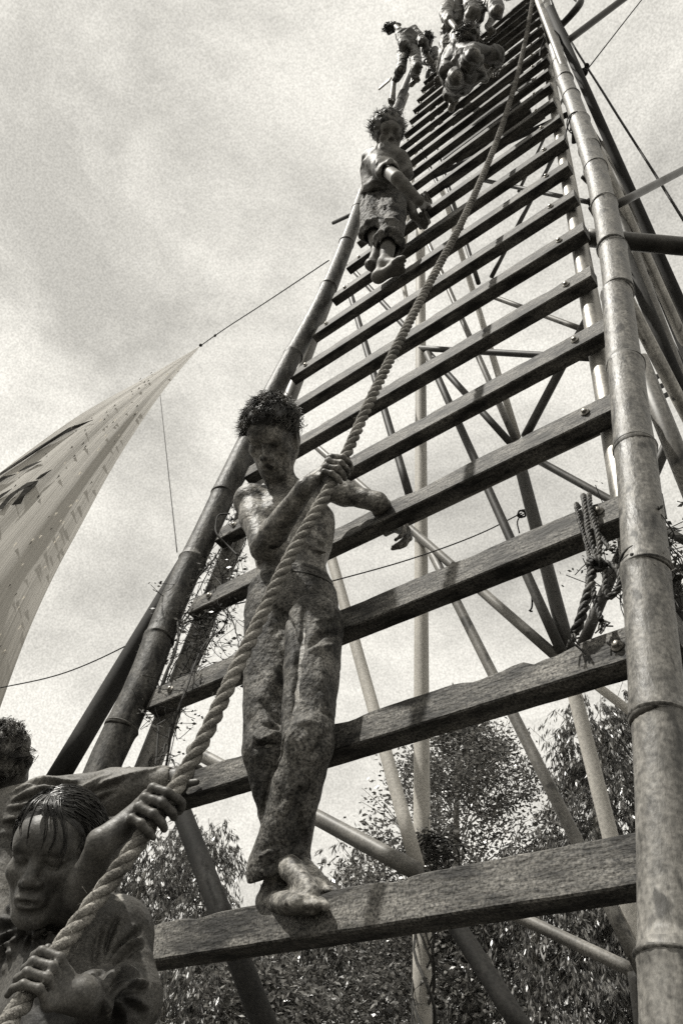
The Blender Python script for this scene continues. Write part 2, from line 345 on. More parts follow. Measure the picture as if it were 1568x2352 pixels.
# ------------------------------------------------------------------ bamboo poles
def bamboo(label, pts, nodes_t, r0, r1, m, group=None):
    P = spline(pts, 160); s = np.concatenate([[0], np.cumsum(np.linalg.norm(np.diff(P, axis=0), axis=1))]); T = s[-1]
    o = thing('bamboo_pole', (P[0][0], P[0][1], max(0, P[0][2])), label, 'bamboo pole', group)
    ss = np.unique(np.concatenate([np.linspace(0, T, 120), [n + d for n in nodes_t for d in (-.03, -.012, -.004, 0, .005, .012, .03)]])); ss = ss[(ss >= 0) & (ss <= T)]
    Q = np.stack([np.interp(ss, s, P[:, i]) for i in range(3)], 1)
    # slight zig-zag from joint to joint
    R = []
    for x in ss:
        r = r0 + (r1 - r0) * x / T
        for n in nodes_t:
            d = x - n
            r += .0022 * math.exp(-(d / .008) ** 2) + .0020 * math.exp(-(d / .035) ** 2)
        R.append(r)
    ni = np.searchsorted(nodes_t, ss); k = RNG.normal(0, .004, (len(nodes_t) + 2, 3)); Q = Q + k[ni] * .5
    mk('culm', *tube(Q, R, 24), m, o, True)
    for n in nodes_t:
        if not 0 < n < T: continue
        q = np.array([np.interp(n, s, P[:, i]) for i in range(3)]); q2 = np.array([np.interp(n + .02, s, P[:, i]) for i in range(3)]); d = nrm(q2 - q)
        r = r0 + (r1 - r0) * n / T + .0046
        mk('node_ring', *tube([q - d * .005, q - d * .0015, q + d * .0015, q + d * .004], [r - .003, r + .0008, r + .0008, r - .003], 24, False, .012), M['node'], o, True)
    return o
def arclen_nodes(pts, npx, P=None):
    S = spline(pts, 400); s = np.concatenate([[0], np.cumsum(np.linalg.norm(np.diff(S, axis=0), axis=1))]); out = []
    for p in npx: out.append(s[np.argmin(np.linalg.norm(S - p, axis=1))])
    return sorted(out)
oR = .085
Rpx = [(1560, 2560), (1545, 2200), (1518, 1700), (1484, 1306), (1464, 1100), (1444, 916), (1414, 640), (1380, 440), (1325, 262), (1285, 150), (1262, 60), (1240, -60)]
Rp = [JL(u, v, oR) for u, v in Rpx]; d = (Rp[0] - Rp[1]) / abs(Rp[0][2] - Rp[1][2]); Rp = [Rp[0] + d * Rp[0][2]] + Rp
Rn = [JL(u, v, oR) for u, v in [(1545, 2190), (1520, 1645), (1490, 1300), (1468, 1035), (1445, 835), (1425, 670), (1405, 565), (1385, 475), (1365, 395), (1347, 345), (1325, 285), (1305, 230), (1290, 190), (1280, 150), (1272, 120), (1265, 90)]]
nodes = arclen_nodes(Rp, Rn); nodes = [nodes[0] - .42, nodes[0] - .84, nodes[0] - 1.25] + nodes; nodes = sorted(n for n in nodes if n > .05)
bamboo('thick bamboo pole lashed along the right ends of the wooden rungs', Rp, nodes, .044, .040, M['bamboo'], 'bamboo poles on the ladder')
oL = .02
Lpx = [(180, 1920), (238, 1760), (315, 1600), (395, 1390), (465, 1240), (540, 1080), (640, 880), (738, 695), (795, 560), (840, 430), (895, 290), (935, 190), (960, 130)]
Lp = [JL(u, v, oL) for u, v in Lpx]; d = (Lp[0] - Lp[2]) / abs(Lp[0][2] - Lp[2][2]); Lp = [Lp[0] + d * Lp[0][2]] + Lp
Ln = [JL(u, v, oL) for u, v in [(272, 1675), (345, 1478), (415, 1300), (480, 1160), (545, 1022), (655, 830), (735, 675), (780, 570), (800, 500), (830, 450), (860, 380), (890, 290), (905, 245)]]
nodes = arclen_nodes(Lp, Ln); nodes = sorted([nodes[0] - .4, nodes[0] - .8, nodes[0] - 1.2] + nodes)
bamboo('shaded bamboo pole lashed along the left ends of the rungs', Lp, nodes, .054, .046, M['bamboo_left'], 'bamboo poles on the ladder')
pl = pole('slanting_pole', JL(130, 1792, -.05), JL(572, 1052, -.12), .040, M['dark_pole'], None, 16, 12)
tag(pl, 'smooth black pole slanting behind the left bamboo pole', 'pole')

# ------------------------------------------------------------------ laid rope
def laid_rope(P, R, pitch, strands=3, seg=8, step=.012):
    P = np.asarray(P, float); s = np.concatenate([[0], np.cumsum(np.linalg.norm(np.diff(P, axis=0), axis=1))]); n = int(s[-1] / step)
    S = spline(P, n); T = np.gradient(S, axis=0); T /= np.linalg.norm(T, axis=1)[:, None]; a = frame(T[0])[0]; A = []
    for i in range(n): a = nrm(a - T[i] * (a @ T[i])); A.append(a)
    A = np.array(A); B = np.cross(T, A); L = np.linspace(0, s[-1], n); rs = R / 2.05; ro = R - rs; m = MB()
    for k in range(strands):
        ph = L / pitch * 2 * math.pi + k * 2 * math.pi / strands
        C = S + ro * (np.cos(ph)[:, None] * A + np.sin(ph)[:, None] * B)
        m.add(*tube(C, rs * 1.06, seg, True, .05))
    return m, S
RP = [(-30, 2420, 1.10), (40, 2320, 1.18), (130, 2190, 1.28), (300, 1960, 1.42), (410, 1800, 1.53), (560, 1500, 1.76), (660, 1290, 1.96), (775, 1085, 2.20), (850, 920, 2.44), (960, 700, 2.95), (1060, 510, 3.62), (1130, 350, 4.35), (1180, 200, 5.25), (1212, 60, 6.3), (1228, -40, 7.0)]
RP3 = np.array([JD(*p) for p in RP])
rm, RS = laid_rope(RP3, .0168, .100)
ro = rm.mk('climbing_rope', M['rope'], None, True); tag(ro, 'thick pale three-strand rope hanging slack down the tower into two pairs of hands', 'rope')
fz = MB()
for i in range(260):                                   # stray fibres
    j = RNG.integers(5, len(RS) // 2); p = RS[j]; d = RNG.normal(0, 1, 3); d = nrm(d); q = p + d * .019
    fz.add(*tube([q, q + d * .006 + RNG.normal(0, .003, 3), q + d * .010 + RNG.normal(0, .007, 3)], [.0005, .0004, .0002], 3, False))
fo_ = fz.mk('rope_fibres', M['rope'], ro); fo_['kind'] = 'stuff'
def rope_at(u, v):
    pr = (RS - CAM) @ CR; uv = np.stack([pr[:, 0] / pr[:, 2] * FPX + CX, pr[:, 1] / pr[:, 2] * FPX + CY], 1)
    i = int(np.argmin(np.linalg.norm(uv - np.array([u, v]), axis=1))); i = min(max(i, 1), len(RS) - 2)
    return RS[i], nrm(RS[i + 1] - RS[i - 1])           # point, direction upwards

# ------------------------------------------------------------------ wires, guy ropes
def wire(pts, r, label, cat='wire', name='wire', n=40, m='wire', group=None):
    P = spline(pts, n); o = mk(name, *tube(P, r, 6), M[m], None, True); return tag(o, label, cat, group)
gr = np.array([JD(1258, -20, 8.0), JD(1275, 25, 7.6), JD(1400, 238, 5.9), JD(1500, 395, 5.0), JD(1620, 590, 4.2)])
rmb, _ = laid_rope(gr, .010, .06, 3, 5, .02); o = rmb.mk('guy_rope', M['wire'], None, True); tag(o, 'taut dark guy rope crossing the sky right of the tower', 'rope')
wire([JD(1338, 172, 5.6), JD(1480, -10, 6.6), JD(1560, -110, 7.4)], .0045, 'thin straight wire rising from a knot at the upper right flank of the tower', 'wire')
wire([JD(-60, 1590, 5.0), JD(20, 1576, 4.8), JD(150, 1545, 4.5), JD(300, 1478, 4.2), JD(420, 1410, 4.0), JD(560, 1378, 3.9)], .0036, 'slack black cable running left from behind the bamboo pole into the sky')
wire([JD(540, 1388, 4.0), JD(780, 1330, 4.2), JD(955, 1280, 4.3), JD(1110, 1222, 4.4), JD(1198, 1178, 4.5)], .0036, 'thin cable strung between the braces behind the standing man')
kn = MB()
def knot(c, r, n=5, t=.004):
    for i in range(n):
        a, b, d = frame(RNG.normal(0, 1, 3)); th = np.linspace(0, 2 * math.pi * RNG.uniform(.7, 1.1), 14)
        kn.add(*tube(c + r * RNG.uniform(.6, 1.2) * (np.cos(th)[:, None] * a + np.sin(th)[:, None] * b), t, 5))
knot(JD(1198, 1180, 4.45), .03); kn.add(*tube(spline([JD(1196, 1182, 4.4), JD(1188, 1195, 4.4), JD(1192, 1225, 4.4)], 10), .004, 5))
wire([JD(1219, 1355, 4.3), JD(1221, 1375, 4.3), JD(1218, 1400, 4.3), JD(1214, 1404, 4.3), JD(1222, 1404, 4.3)], .005, 'short loose wire end dangling alone below the second rung from the knot', 'wire', 'wire_end', 14)
o = kn.mk('wire_knot', M['wire'], None, True); tag(o, 'small dangling tangle where the thin cable is tied to a steel brace', 'knot')
kn = MB(); knot(JD(1340, 166, 5.6), .022, 5, .007); knot(JD(1346, 152, 5.6), .016, 4, .006)
o = kn.mk('wire_knot', M['wire'], None, True); tag(o, 'dark knot at the foot of the thin wire high on the right flank', 'knot')
# wire ties round the right bamboo
def tie(u, v, rr, name, label, tail):
    c = JL(u, v, oR); t = MB(); a, b, d = frame(UPV)
    for k in range(2):
        th = np.linspace(0, 2 * math.pi, 24); sl = RNG.uniform(-.02, .02)
        t.add(*tube(c + (rr - .006) * (np.cos(th)[:, None] * a + np.sin(th)[:, None] * b) + np.cos(th)[:, None] * d * (sl + .012), .0028, 6, False))
    t.add(*tube(spline([c - NRM * -.0 + a * rr, *[JL(uu, vv, oR + .01) for uu, vv in tail]], 14), .004, 6))
    o = t.mk(name, M['wire'], None, True); tag(o, label, 'wire tie', 'wire ties on the bamboo')
tie(1264, 95, .055, 'wire_tie', 'black wire tie looped round the right bamboo near the top', [(1245, 100), (1238, 130)])
tie(1324, 283, .052, 'wire_tie', 'black wire tie looped round the right bamboo halfway up', [(1300, 300), (1296, 320)])
tie(1478, 1750 - 440, .048, 'wire_tie', 'thin wire turned round the right bamboo beside the knotted rope', [(1450, 1320), (1440, 1330)])
# left hook of bent wire
wire([JL(528, 1180, .06), JL(505, 1182, .08), JL(496, 1205, .08), JL(502, 1232, .07), JL(520, 1250, .04), JL(545, 1275, .02)], .0035, 'bent loop of wire sticking out at the left rung end near the man', 'wire')

# ------------------------------------------------------------------ knotted rope scraps on the right
kr = thing('knotted_rope', JL(1365, 1180, .03), 'dark muddy knotted rope hanging over a rung beside the right bamboo pole', 'rope')
def kseg(px, r, d, name='strand'):
    r *= .66
    P = np.array([JL(u, v, o) for u, v, o in px]); m, _ = laid_rope(P, r, r * 6, 3, 6, .008); return m.mk(name, M['mudrope'], kr, True)
zr = 0
kseg([(1330, 1165, -.06), (1322, 1160, .004), (1328, 1190, .014), (1342, 1235, .016), (1352, 1275, .02), (1358, 1295, .03)], .0085, 0)
kseg([(1338, 1140, -.055), (1340, 1146, .012), (1346, 1190, .02), (1352, 1230, .03), (1362, 1262, .03), (1372, 1290, .03)], .011, 0)
kseg([(1352, 1140, -.055), (1352, 1144, .014), (1358, 1185, .022), (1372, 1230, .03), (1376, 1262, .03), (1370, 1300, .03)], .0105, 0)
kseg([(1374, 1226, .02), (1392, 1250, .03), (1404, 1264, .03)], .0085, 0)
kseg([(1352, 1290, .03), (1360, 1282, .045), (1378, 1288, .05), (1384, 1300, .04), (1366, 1306, .03), (1352, 1298, .03), (1366, 1288, .05)], .013, 0, 'knot')
kseg([(1364, 1300, .03), (1356, 1325, .03), (1354, 1350, .035), (1344, 1380, .03), (1334, 1418, .03), (1318, 1455, .02)], .0165, 0)
kseg([(1378, 1292, .03), (1402, 1296, .03), (1420, 1312, .03), (1424, 1336, .03), (1412, 1362, .03), (1396, 1372, .03), (1388, 1358, .03), (1390, 1330, .03), (1388, 1302, .03)], .0115, 0)
kseg([(1360, 1345, .035), (1364, 1370, .035), (1368, 1390, .03), (1376, 1412, .03), (1380, 1425, .03)], .010, 0)
f = MB()
for u, v in ((1318, 1455), (1380, 1425)):
    for _ in range(8):
        p = JL(u, v, .025); f.add(*tube(spline([p, p + RNG.normal(0, .006, 3) - [0, 0, .012], p + RNG.normal(0, .012, 3) - [0, 0, .025]], 5), .002, 4))
fe = f.mk('frayed_end', M['mudrope'], kr); fe['kind'] = 'stuff'

# ------------------------------------------------------------------ vines
def vine_plant(label, stems, loc, density, leafr, n_leaf, parts=True):
    o = thing('climbing_vine', loc, label, 'vine'); st = MB(); lf = MB()
    for P, r in stems:
        S = spline(P, 30); S = S + np.cumsum(RNG.normal(0, .0022, S.shape), axis=0) * .8; st.add(*tube(S, np.linspace(r, r * .4, len(S)), 5))
        for _ in range(density):
            p = S[RNG.integers(0, len(S))]; q = p + RNG.normal(0, .035, 3); e = q + RNG.normal(0, .03, 3)
            st.add(*tube(spline([p, q, e], 8), .0012, 3, False))
            for _ in range(n_leaf):
                c = e + RNG.normal(0, .012, 3); a, b, d = frame(RNG.normal(0, 1, 3)); l = leafr * RNG.uniform(.5, 1.3)
                lf.add([c - a * l, c + b * l * .5, c + a * l, c - b * l * .5], [(0, 1, 2, 3)])
    st.mk('stem', M['vine'], o); t = lf.mk('leaves', M['leaf'], o); t['kind'] = 'stuff'
    return o
stems = []
for i in range(10):
    off = RNG.uniform(-.02, .09)
    px = [(330 + RNG.uniform(-5, 60), 1780), (380 + RNG.uniform(-40, 40), 1640), (430 + RNG.uniform(-50, 40), 1500), (470 + RNG.uniform(-40, 50), 1380), (510 + RNG.uniform(-30, 45), 1270), (545 + RNG.uniform(-25, 25), 1180)]
    stems.append((np.array([JL(u, v, -.08 + off * RNG.uniform(-.6, 1.6)) for u, v in px[RNG.integers(0, 2):RNG.integers(4, 7)]]), RNG.uniform(.0012, .0045)))
stems += [(np.array([JL(u, v, .0) for u, v in [(365, 1590), (408, 1480), (420, 1370), (470, 1310), (505, 1260)]]), .006),
          (np.array([JL(u, v, -.03) for u, v in [(475, 1390), (515, 1400), (540, 1450), (548, 1480)]]), .004),
          (np.array([JL(u, v, -.03) for u, v in [(420, 1430), (470, 1415), (500, 1440), (470, 1480), (430, 1500)]]), .0035)]
vine_plant('dry leafless vine twining round the mottled left steel post', stems, JL(400, 1780, -.1), 24, .009, 3)
stems = [(np.array([JL(u + RNG.uniform(-4, 4), v, -.10) for u, v in px]), .0015) for px in
         [[(1412, 1205), (1432, 1240), (1428, 1300), (1434, 1370), (1440, 1440)], [(1418, 1215), (1438, 1270), (1436, 1340), (1432, 1420)], [(1400, 1215), (1425, 1225), (1440, 1250)]]]
vine_plant('sparse beaded vine between the knotted rope and the bamboo', stems, JL(1430, 1440, -.1), 16, .006, 3)
stems = [(np.array([JX(u + RNG.uniform(-5, 5), v, -.35) for u, v in px]), .0016) for px in
         [[(1525, 1230), (1535, 1290), (1548, 1350), (1560, 1430)], [(1520, 1210), (1542, 1280), (1540, 1340), (1556, 1400)], [(1530, 1240), (1555, 1300), (1566, 1370)]]]
vine_plant('wispy vine hanging in the open to the right of the bamboo', stems, JX(1560, 1430, -.35), 16, .007, 3)
stems = []
for i in range(7):
    ph = RNG.uniform(0, 6); ys = np.linspace(2360, 1930, 9)
    stems.append((np.array([JY(972 + 26 * math.sin(y * .018 + ph), y, YB - .05 - .05 * math.cos(y * .018 + ph)) for y in ys]), RNG.uniform(.004, .008)))
for i in range(16):
    th = np.linspace(0, 5.5, 8); r = RNG.uniform(.04, .11); c = JY(985 + RNG.uniform(-35, 40), 1965 + RNG.uniform(-25, 20), YB - .03); a, b, d = frame(RNG.normal(0, 1, 3))
    stems.append((c + r * (np.cos(th)[:, None] * a + np.sin(th)[:, None] * b), .005))
vine_plant('dark creeper winding up the pale vertical pole behind the lowest rung', stems, JY(972, 2360, YB), 8, .014, 3)

# ------------------------------------------------------------------ banner
def bannermat():
    m = bpy.data.materials.new('banner_cloth'); m.use_nodes = True; nt = m.node_tree; N = nt.nodes.new; L = nt.links.new
    b = nt.nodes['Principled BSDF']; tc = N('ShaderNodeTexCoord'); mp = N('ShaderNodeMapping'); mp.inputs['Scale'].default_value = (1.2, 60, 1); L(tc.outputs['UV'], mp.inputs[0])
    n = N('ShaderNodeTexNoise'); n.inputs['Scale'].default_value = 1.3; n.inputs['Detail'].default_value = 7; n.inputs['Roughness'].default_value = .65; L(mp.outputs[0], n.inputs['Vector'])
    r = N('ShaderNodeValToRGB'); r.color_ramp.elements[0].position = .30; r.color_ramp.elements[1].position = .60; r.color_ramp.elements[0].color = g(.40); r.color_ramp.elements[1].color = g(.56); L(n.outputs[0], r.inputs[0])
    L(r.outputs[0], b.inputs['Base Color']); b.inputs['Roughness'].default_value = .7
    bp = N('ShaderNodeBump'); bp.inputs['Strength'].default_value = .5; bp.inputs['Distance'].default_value = .03; L(n.outputs[0], bp.inputs['Height']); L(bp.outputs[0], b.inputs['Normal'])
    tr = N('ShaderNodeBsdfTranslucent'); L(r.outputs[0], tr.inputs[0]); ms = N('ShaderNodeMixShader'); ms.inputs[0].default_value = .38
    L(b.outputs[0], ms.inputs[1]); L(tr.outputs[0], ms.inputs[2]); L(ms.outputs[0], nt.nodes['Material Output'].inputs[0]); return m
M['banner'] = bannermat()
UP = spline(np.array([JD(u, v, d) for u, v, d in [(461, 794, 9.2), (335, 868, 8.8), (180, 957, 8.2), (70, 1035, 7.8), (0, 1088, 7.5), (-200, 1240, 6.9), (-420, 1420, 6.4)]]), 120)
LO = spline(np.array([JD(u, v, d) for u, v, d in [(461, 794, 9.2), (370, 905, 8.3), (250, 1092, 7.4), (190, 1205, 6.9), (130, 1318, 6.5), (60, 1475, 6.0), (0, 1640, 5.7), (-120, 2000, 5.2)]]), 120)
NB, NA = 34, 120; V = []; uvs = []
tb = np.linspace(0, 1, NB); bn = nrm(np.cross(UP[60] - LO[60], UP[90] - UP[30]))
def banner_pt(i, b):
    i0 = int(min(max(i, 0), NA - 1)); p = UP[i0] * (1 - b) + LO[i0] * b; w = np.linalg.norm(UP[i0] - LO[i0])
    return p + bn * (.05 * w * math.sin(b * math.pi) + .008 * w * math.sin(b * 19 + i0 * .02) + .004 * w * math.sin(b * 41 + 1.3 + i0 * .035)) 
for i in range(NA):
    for b in tb: V.append(banner_pt(i, b)); uvs.append((i / NA, b))
F = [(i * NB + j, i * NB + j + 1, (i + 1) * NB + j + 1, (i + 1) * NB + j) for i in range(NA - 1) for j in range(NB - 1)]
bo = thing('banner', LO[-1], 'huge taut cloth banner stretched to a point, dotted with small wind flaps', 'banner')
cl = mk('cloth', V, F, M['banner'], bo, True); uvl = cl.data.uv_layers.new(name='UVMap')
for lp in cl.data.loops: uvl.data[lp.index].uv = uvs[lp.vertex_index]
toward = nrm(CAM - UP[60]); bn2 = bn if bn @ toward > 0 else -bn
fm = 0
def inv_banner(u, v):
    P = np.array(V); pr = (P - CAM) @ CR; uv = np.stack([pr[:, 0] / pr[:, 2] * FPX + CX, pr[:, 1] / pr[:, 2] * FPX + CY], 1)
    return P[int(np.argmin(np.linalg.norm(uv - np.array([u, v]), axis=1)))]
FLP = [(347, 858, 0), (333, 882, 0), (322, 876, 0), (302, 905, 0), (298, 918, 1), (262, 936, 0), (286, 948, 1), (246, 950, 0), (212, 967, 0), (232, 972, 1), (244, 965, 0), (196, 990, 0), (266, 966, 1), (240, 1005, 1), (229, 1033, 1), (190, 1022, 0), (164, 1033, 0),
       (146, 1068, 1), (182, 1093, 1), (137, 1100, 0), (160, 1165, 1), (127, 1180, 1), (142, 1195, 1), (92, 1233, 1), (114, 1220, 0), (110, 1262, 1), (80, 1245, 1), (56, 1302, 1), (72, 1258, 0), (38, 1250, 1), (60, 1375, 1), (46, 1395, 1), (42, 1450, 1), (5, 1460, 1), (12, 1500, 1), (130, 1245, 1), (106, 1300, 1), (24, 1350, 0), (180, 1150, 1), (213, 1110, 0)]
rf_ = np.random.default_rng(3)
for _ in range(34):
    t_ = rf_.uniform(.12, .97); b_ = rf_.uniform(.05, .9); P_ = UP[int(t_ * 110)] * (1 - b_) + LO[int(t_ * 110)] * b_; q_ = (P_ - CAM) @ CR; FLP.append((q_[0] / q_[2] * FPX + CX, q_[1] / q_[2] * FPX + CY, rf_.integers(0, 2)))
for u, v, lit in FLP:  # light and shade put into the colour: lit flaps pale, unlit ones grey
    p = inv_banner(u, v); sc = np.linalg.norm(p - CAM) / FPX; ax = nrm(UP[40] - UP[80]); sd = nrm(np.cross(bn2, ax)); s = sc * RNG.uniform(3, 6) * (1.3 if v > 1050 else 1)
    q = p + bn2 * .012; tip = q + bn2 * s * .9 - sd * s * .3 + ax * s * RNG.uniform(-.3, .7)
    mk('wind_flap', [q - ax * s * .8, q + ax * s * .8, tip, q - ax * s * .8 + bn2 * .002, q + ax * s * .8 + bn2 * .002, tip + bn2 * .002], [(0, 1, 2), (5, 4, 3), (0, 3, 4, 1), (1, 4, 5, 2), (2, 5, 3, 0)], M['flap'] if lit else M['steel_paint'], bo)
# printing on the banner: strokes of large slanted letters at the frame edge and the dark emblem along the upper edge
def patch(poly, name, m='ink'):
    pts = []
    for u, v in poly:
        r = nrm(ray(u, v)); best = inv_banner(u, v); pts.append(CAM + r * ((best - CAM) @ bn2) / (r @ bn2))
    P = np.array(pts); P = P + bn2 * .02; n = len(P)
    VV = np.concatenate([P, P - bn2 * .004]); FF = [tuple(range(n)), tuple(range(2 * n - 1, n - 1, -1))] + [(i, (i + 1) % n, n + (i + 1) % n, n + i) for i in range(n)]
    return mk(name, VV, FF, M[m], bo)
for poly in [[(90, 1107), (84, 1118), (60, 1140), (50, 1160), (28, 1164), (44, 1146), (58, 1126)],
             [(90, 1107), (66, 1112), (50, 1122), (42, 1134), (56, 1126), (72, 1118)],
             [(48, 1124), (42, 1134), (24, 1152), (8, 1172), (-8, 1176), (8, 1158), (26, 1138)],
             [(30, 1126), (18, 1136), (2, 1148), (-14, 1160), (-12, 1152), (6, 1138)],
             [(121, 1082), (104, 1096), (92, 1104), (84, 1105), (96, 1094)]]: patch(poly, 'letter_stroke')
for poly in [[(98, 1062), (80, 1072), (58, 1082), (44, 1087), (62, 1075), (84, 1066)], [(214, 968), (180, 986), (150, 1000), (118, 1020), (84, 1042), (50, 1064), (0, 1097), (0, 1092), (46, 1060), (88, 1032), (122, 1010), (160, 986)],
             [(40, 1092), (20, 1100), (0, 1112), (-10, 1110), (10, 1098)]]: patch(poly, 'printed_emblem')
wire([JD(461, 794, 9.2), JD(495, 770, 9.0), JD(620, 688, 8.2), JD(755, 598, 7.4)], .006, 'thin cord pulling the tip of the banner towards the tower', 'cord', 'cord')
for u, v in ((461, 793), (494, 771)): 
    kn = MB(); knot(JD(u, v, 9.1), .014, 3, .008); o = kn.mk('cord_knot', M['wire'], None, True); tag(o, 'small knot at the very tip of the banner' if u < 480 else 'small knot in the cord just beyond the banner tip', 'knot')
wire([JD(368, 907, 8.3), JD(378, 1000, 7.2), JD(392, 1130, 6.2), JD(407, 1268, 5.2)], .0042, 'thin string hanging from the edge of the banner down behind the bamboo', 'string', 'string')

# ------------------------------------------------------------------ trees
def px_xy(u, dist):                                    # ground point in the direction of picture column u near the horizon line, at a distance
    r = ray(u, 2352); h = np.array([r[0], r[1]]); return h / np.linalg.norm(h) * dist
def tree(name, label, u, v_top, dist, rad, zlow, kind, nclus, nleaf, lsz, seed, lean=0, skewv=2352):
    rg = np.random.default_rng(seed); r = ray(u, v_top); h = np.array([r[0], r[1]]); hn = np.linalg.norm(h); xy = h / hn * dist; zt = 1.65 + r[2] / hn * dist
    base = np.array([xy[0], xy[1], 0]); o = thing(name, base, label, 'tree', 'trees behind the tower')
    H = zt; zl = zlow; wood = MB(); tr0 = .11 + H * .008
    tp = spline(np.array([base, base + [rg.normal(0, .15), rg.normal(0, .15), H * .35], base + [rg.normal(0, .25), rg.normal(0, .25), H * .7], base + [0, 0, H * .93]]), 24)
    trunk = mk('trunk', *tube(tp, np.linspace(tr0, .03, 24), 10, True, .05), M['bark'], o, True)
    C = []
    for _ in range(nclus):
        t = rg.uniform(0, 1) ** .8; z = zl + (H - zl) * t; env = rad * (math.sin(math.pi * min(1, .18 + .82 * t) ** .75) ** .7 if kind != 'tall' else (1 - t * .8) ** .6)
        a = rg.uniform(0, 2 * math.pi); q = rg.uniform(.35, 1) ** .6 * env * rg.uniform(.75, 1.12)
        C.append(np.array([base[0] + q * math.cos(a), base[1] + q * math.sin(a), z]))
    C = np.array(C)
    for c in C[:: 3 if nclus > 60 else 2]:
        zc = max(.5, c[2] - np.linalg.norm(c[:2] - base[:2]) * rg.uniform(.6, 1.2)); i = int(np.argmin(abs(tp[:, 2] - zc))); p = tp[i]
        mid = (p + c) / 2 + np.array([0, 0, -.1]) + rg.normal(0, .12, 3); S = spline(np.array([p, mid, c]), 9)
        wood.add(*tube(S, np.linspace(max(.012, tr0 * .28 * (1 - zc / H)), .006, 9), 5, False))
        for _ in range(3): e = c + rg.normal(0, .3, 3); wood.add(*tube(spline(np.array([S[5], (S[5] + e) / 2 + rg.normal(0, .06, 3), e]), 5), [.010, .008, .007, .005, .004], 4, False))
    wood.mk('branches', M['bark'], o, True)
    if kind == 'broad':
        n = nclus * nleaf; cid = np.repeat(np.arange(nclus), nleaf); cs = rg.uniform(.12, .30, nclus)[cid]
        g3 = rg.normal(0, 1, (n, 3)); g3[:, 2] *= .75; cen = C[cid] + g3 * cs[:, None]; d = rg.normal(0, 1, (n, 3)); d[:, 2] = d[:, 2] * .5 - .1
    else:                                               # hanging leaves strung along arching twigs
        nt_ = nclus * 7; per = max(8, nleaf // 7); cid = np.repeat(np.arange(nclus), 7); g3 = rg.normal(0, 1, (nt_, 3)); P0 = C[cid] + g3 * rg.uniform(.10, .30, nclus)[cid][:, None]
        out = P0 - base; out[:, 2] = 0; out /= np.linalg.norm(out, axis=1)[:, None] + 1e-6; out = out + rg.normal(0, .6, out.shape) * [1, 1, 0]; Lt = rg.uniform(.25, .60, nt_)
        ti = np.repeat(np.arange(nt_), per); n = len(ti); t = rg.uniform(0, 1, n); up_ = .30 * t - .85 * t * t
        cen = P0[ti] + out[ti] * (Lt[ti] * t)[:, None] * .7 + np.stack([0 * t, 0 * t, up_ * Lt[ti]], 1) + rg.normal(0, .012, (n, 3)); d = rg.normal(0, .30, (n, 3)) + out[ti] * .25; d[:, 2] -= 1.0
    d /= np.linalg.norm(d, axis=1)[:, None]; w = np.cross(d, rg.normal(0, 1, (n, 3))); w /= np.linalg.norm(w, axis=1)[:, None]
    if kind != 'broad': cen = cen + d * lsz[0] * .5
    L = lsz[0] * rg.uniform(.6, 1.35, n)[:, None]; Wd = lsz[1] * rg.uniform(.7, 1.3, n)[:, None]; nn = np.cross(d, w)
    A = cen - d * L / 2; B = cen + w * Wd / 2 + nn * Wd * .25; Cc = cen + d * L / 2 + nn * L * .12; D = cen - w * Wd / 2 + nn * Wd * .25
    VV = np.stack([A, B, Cc, D], 1).reshape(-1, 3); FF = np.arange(4 * n).reshape(n, 4)
    cr = mk('crown', VV, FF, M['leaf2'] if kind == 'broad' else M['leaf'], o); cr['kind'] = 'stuff'
    return o
TR = [ # name, label, u, v_top, dist, radius, zlow, kind, clusters, leaves/cluster, leaf size, seed
    ('broadleaf_tree', 'airy broad-leaved tree with a rounded crown seen between the two lowest rungs', 1050, 1645, 15, 2.5, 3.4, 'broad', 230, 130, (.095, .042), 1),
    ('gum_tree', 'tall drooping gum tree right behind the bamboo pole', 1372, 1640, 14, 1.45, 3.0, 'tall', 170, 150, (.16, .027), 2),
    ('gum_tree', 'slim pointed gum tree between the seated face and the dark lower strut', 345, 1945, 15, 1.0, 2.0, 'tall', 90, 130, (.14, .025), 3),
    ('gum_tree', 'wispy gum tree with drooping leaves just left of the standing man', 475, 1915, 16, 1.2, 2.0, 'gum', 100, 130, (.15, .026), 4),
    ('gum_tree', 'small low gum tree whose tip clears the lowest rung beside the bare feet', 815, 1965, 15, .75, 2.6, 'tall', 42, 130, (.15, .027), 5),
    ('gum_tree', 'dense gum tree filling the gap under the lowest rung at the left', 470, 2120, 13, 1.6, 1.8, 'gum', 120, 130, (.14, .026), 6),
    ('gum_tree', 'sunlit gum tree below the middle of the lowest rung', 760, 2110, 14, 1.7, 1.8, 'gum', 120, 130, (.14, .026), 7),
    ('broadleaf_tree', 'shadowy broad-leaved tree behind the creeper-wound pole', 1010, 2030, 13, 1.8, 1.8, 'broad', 150, 120, (.10, .045), 8),
    ('gum_tree', 'thick gum tree under the lowest rung between the two crossing struts', 1240, 1985, 13, 1.6, 1.8, 'gum', 130, 130, (.14, .026), 9),
    ('gum_tree', 'gum tree partly hidden by the foot of the right bamboo', 1470, 1990, 13, 1.6, 1.8, 'gum', 110, 130, (.14, .026), 10),
    ('broadleaf_tree', 'low bushy tree at the very bottom behind the dark strut', 620, 2230, 12, 1.5, 1.6, 'broad', 80, 120, (.10, .045), 12),
]
for t in TR: tree(*t)

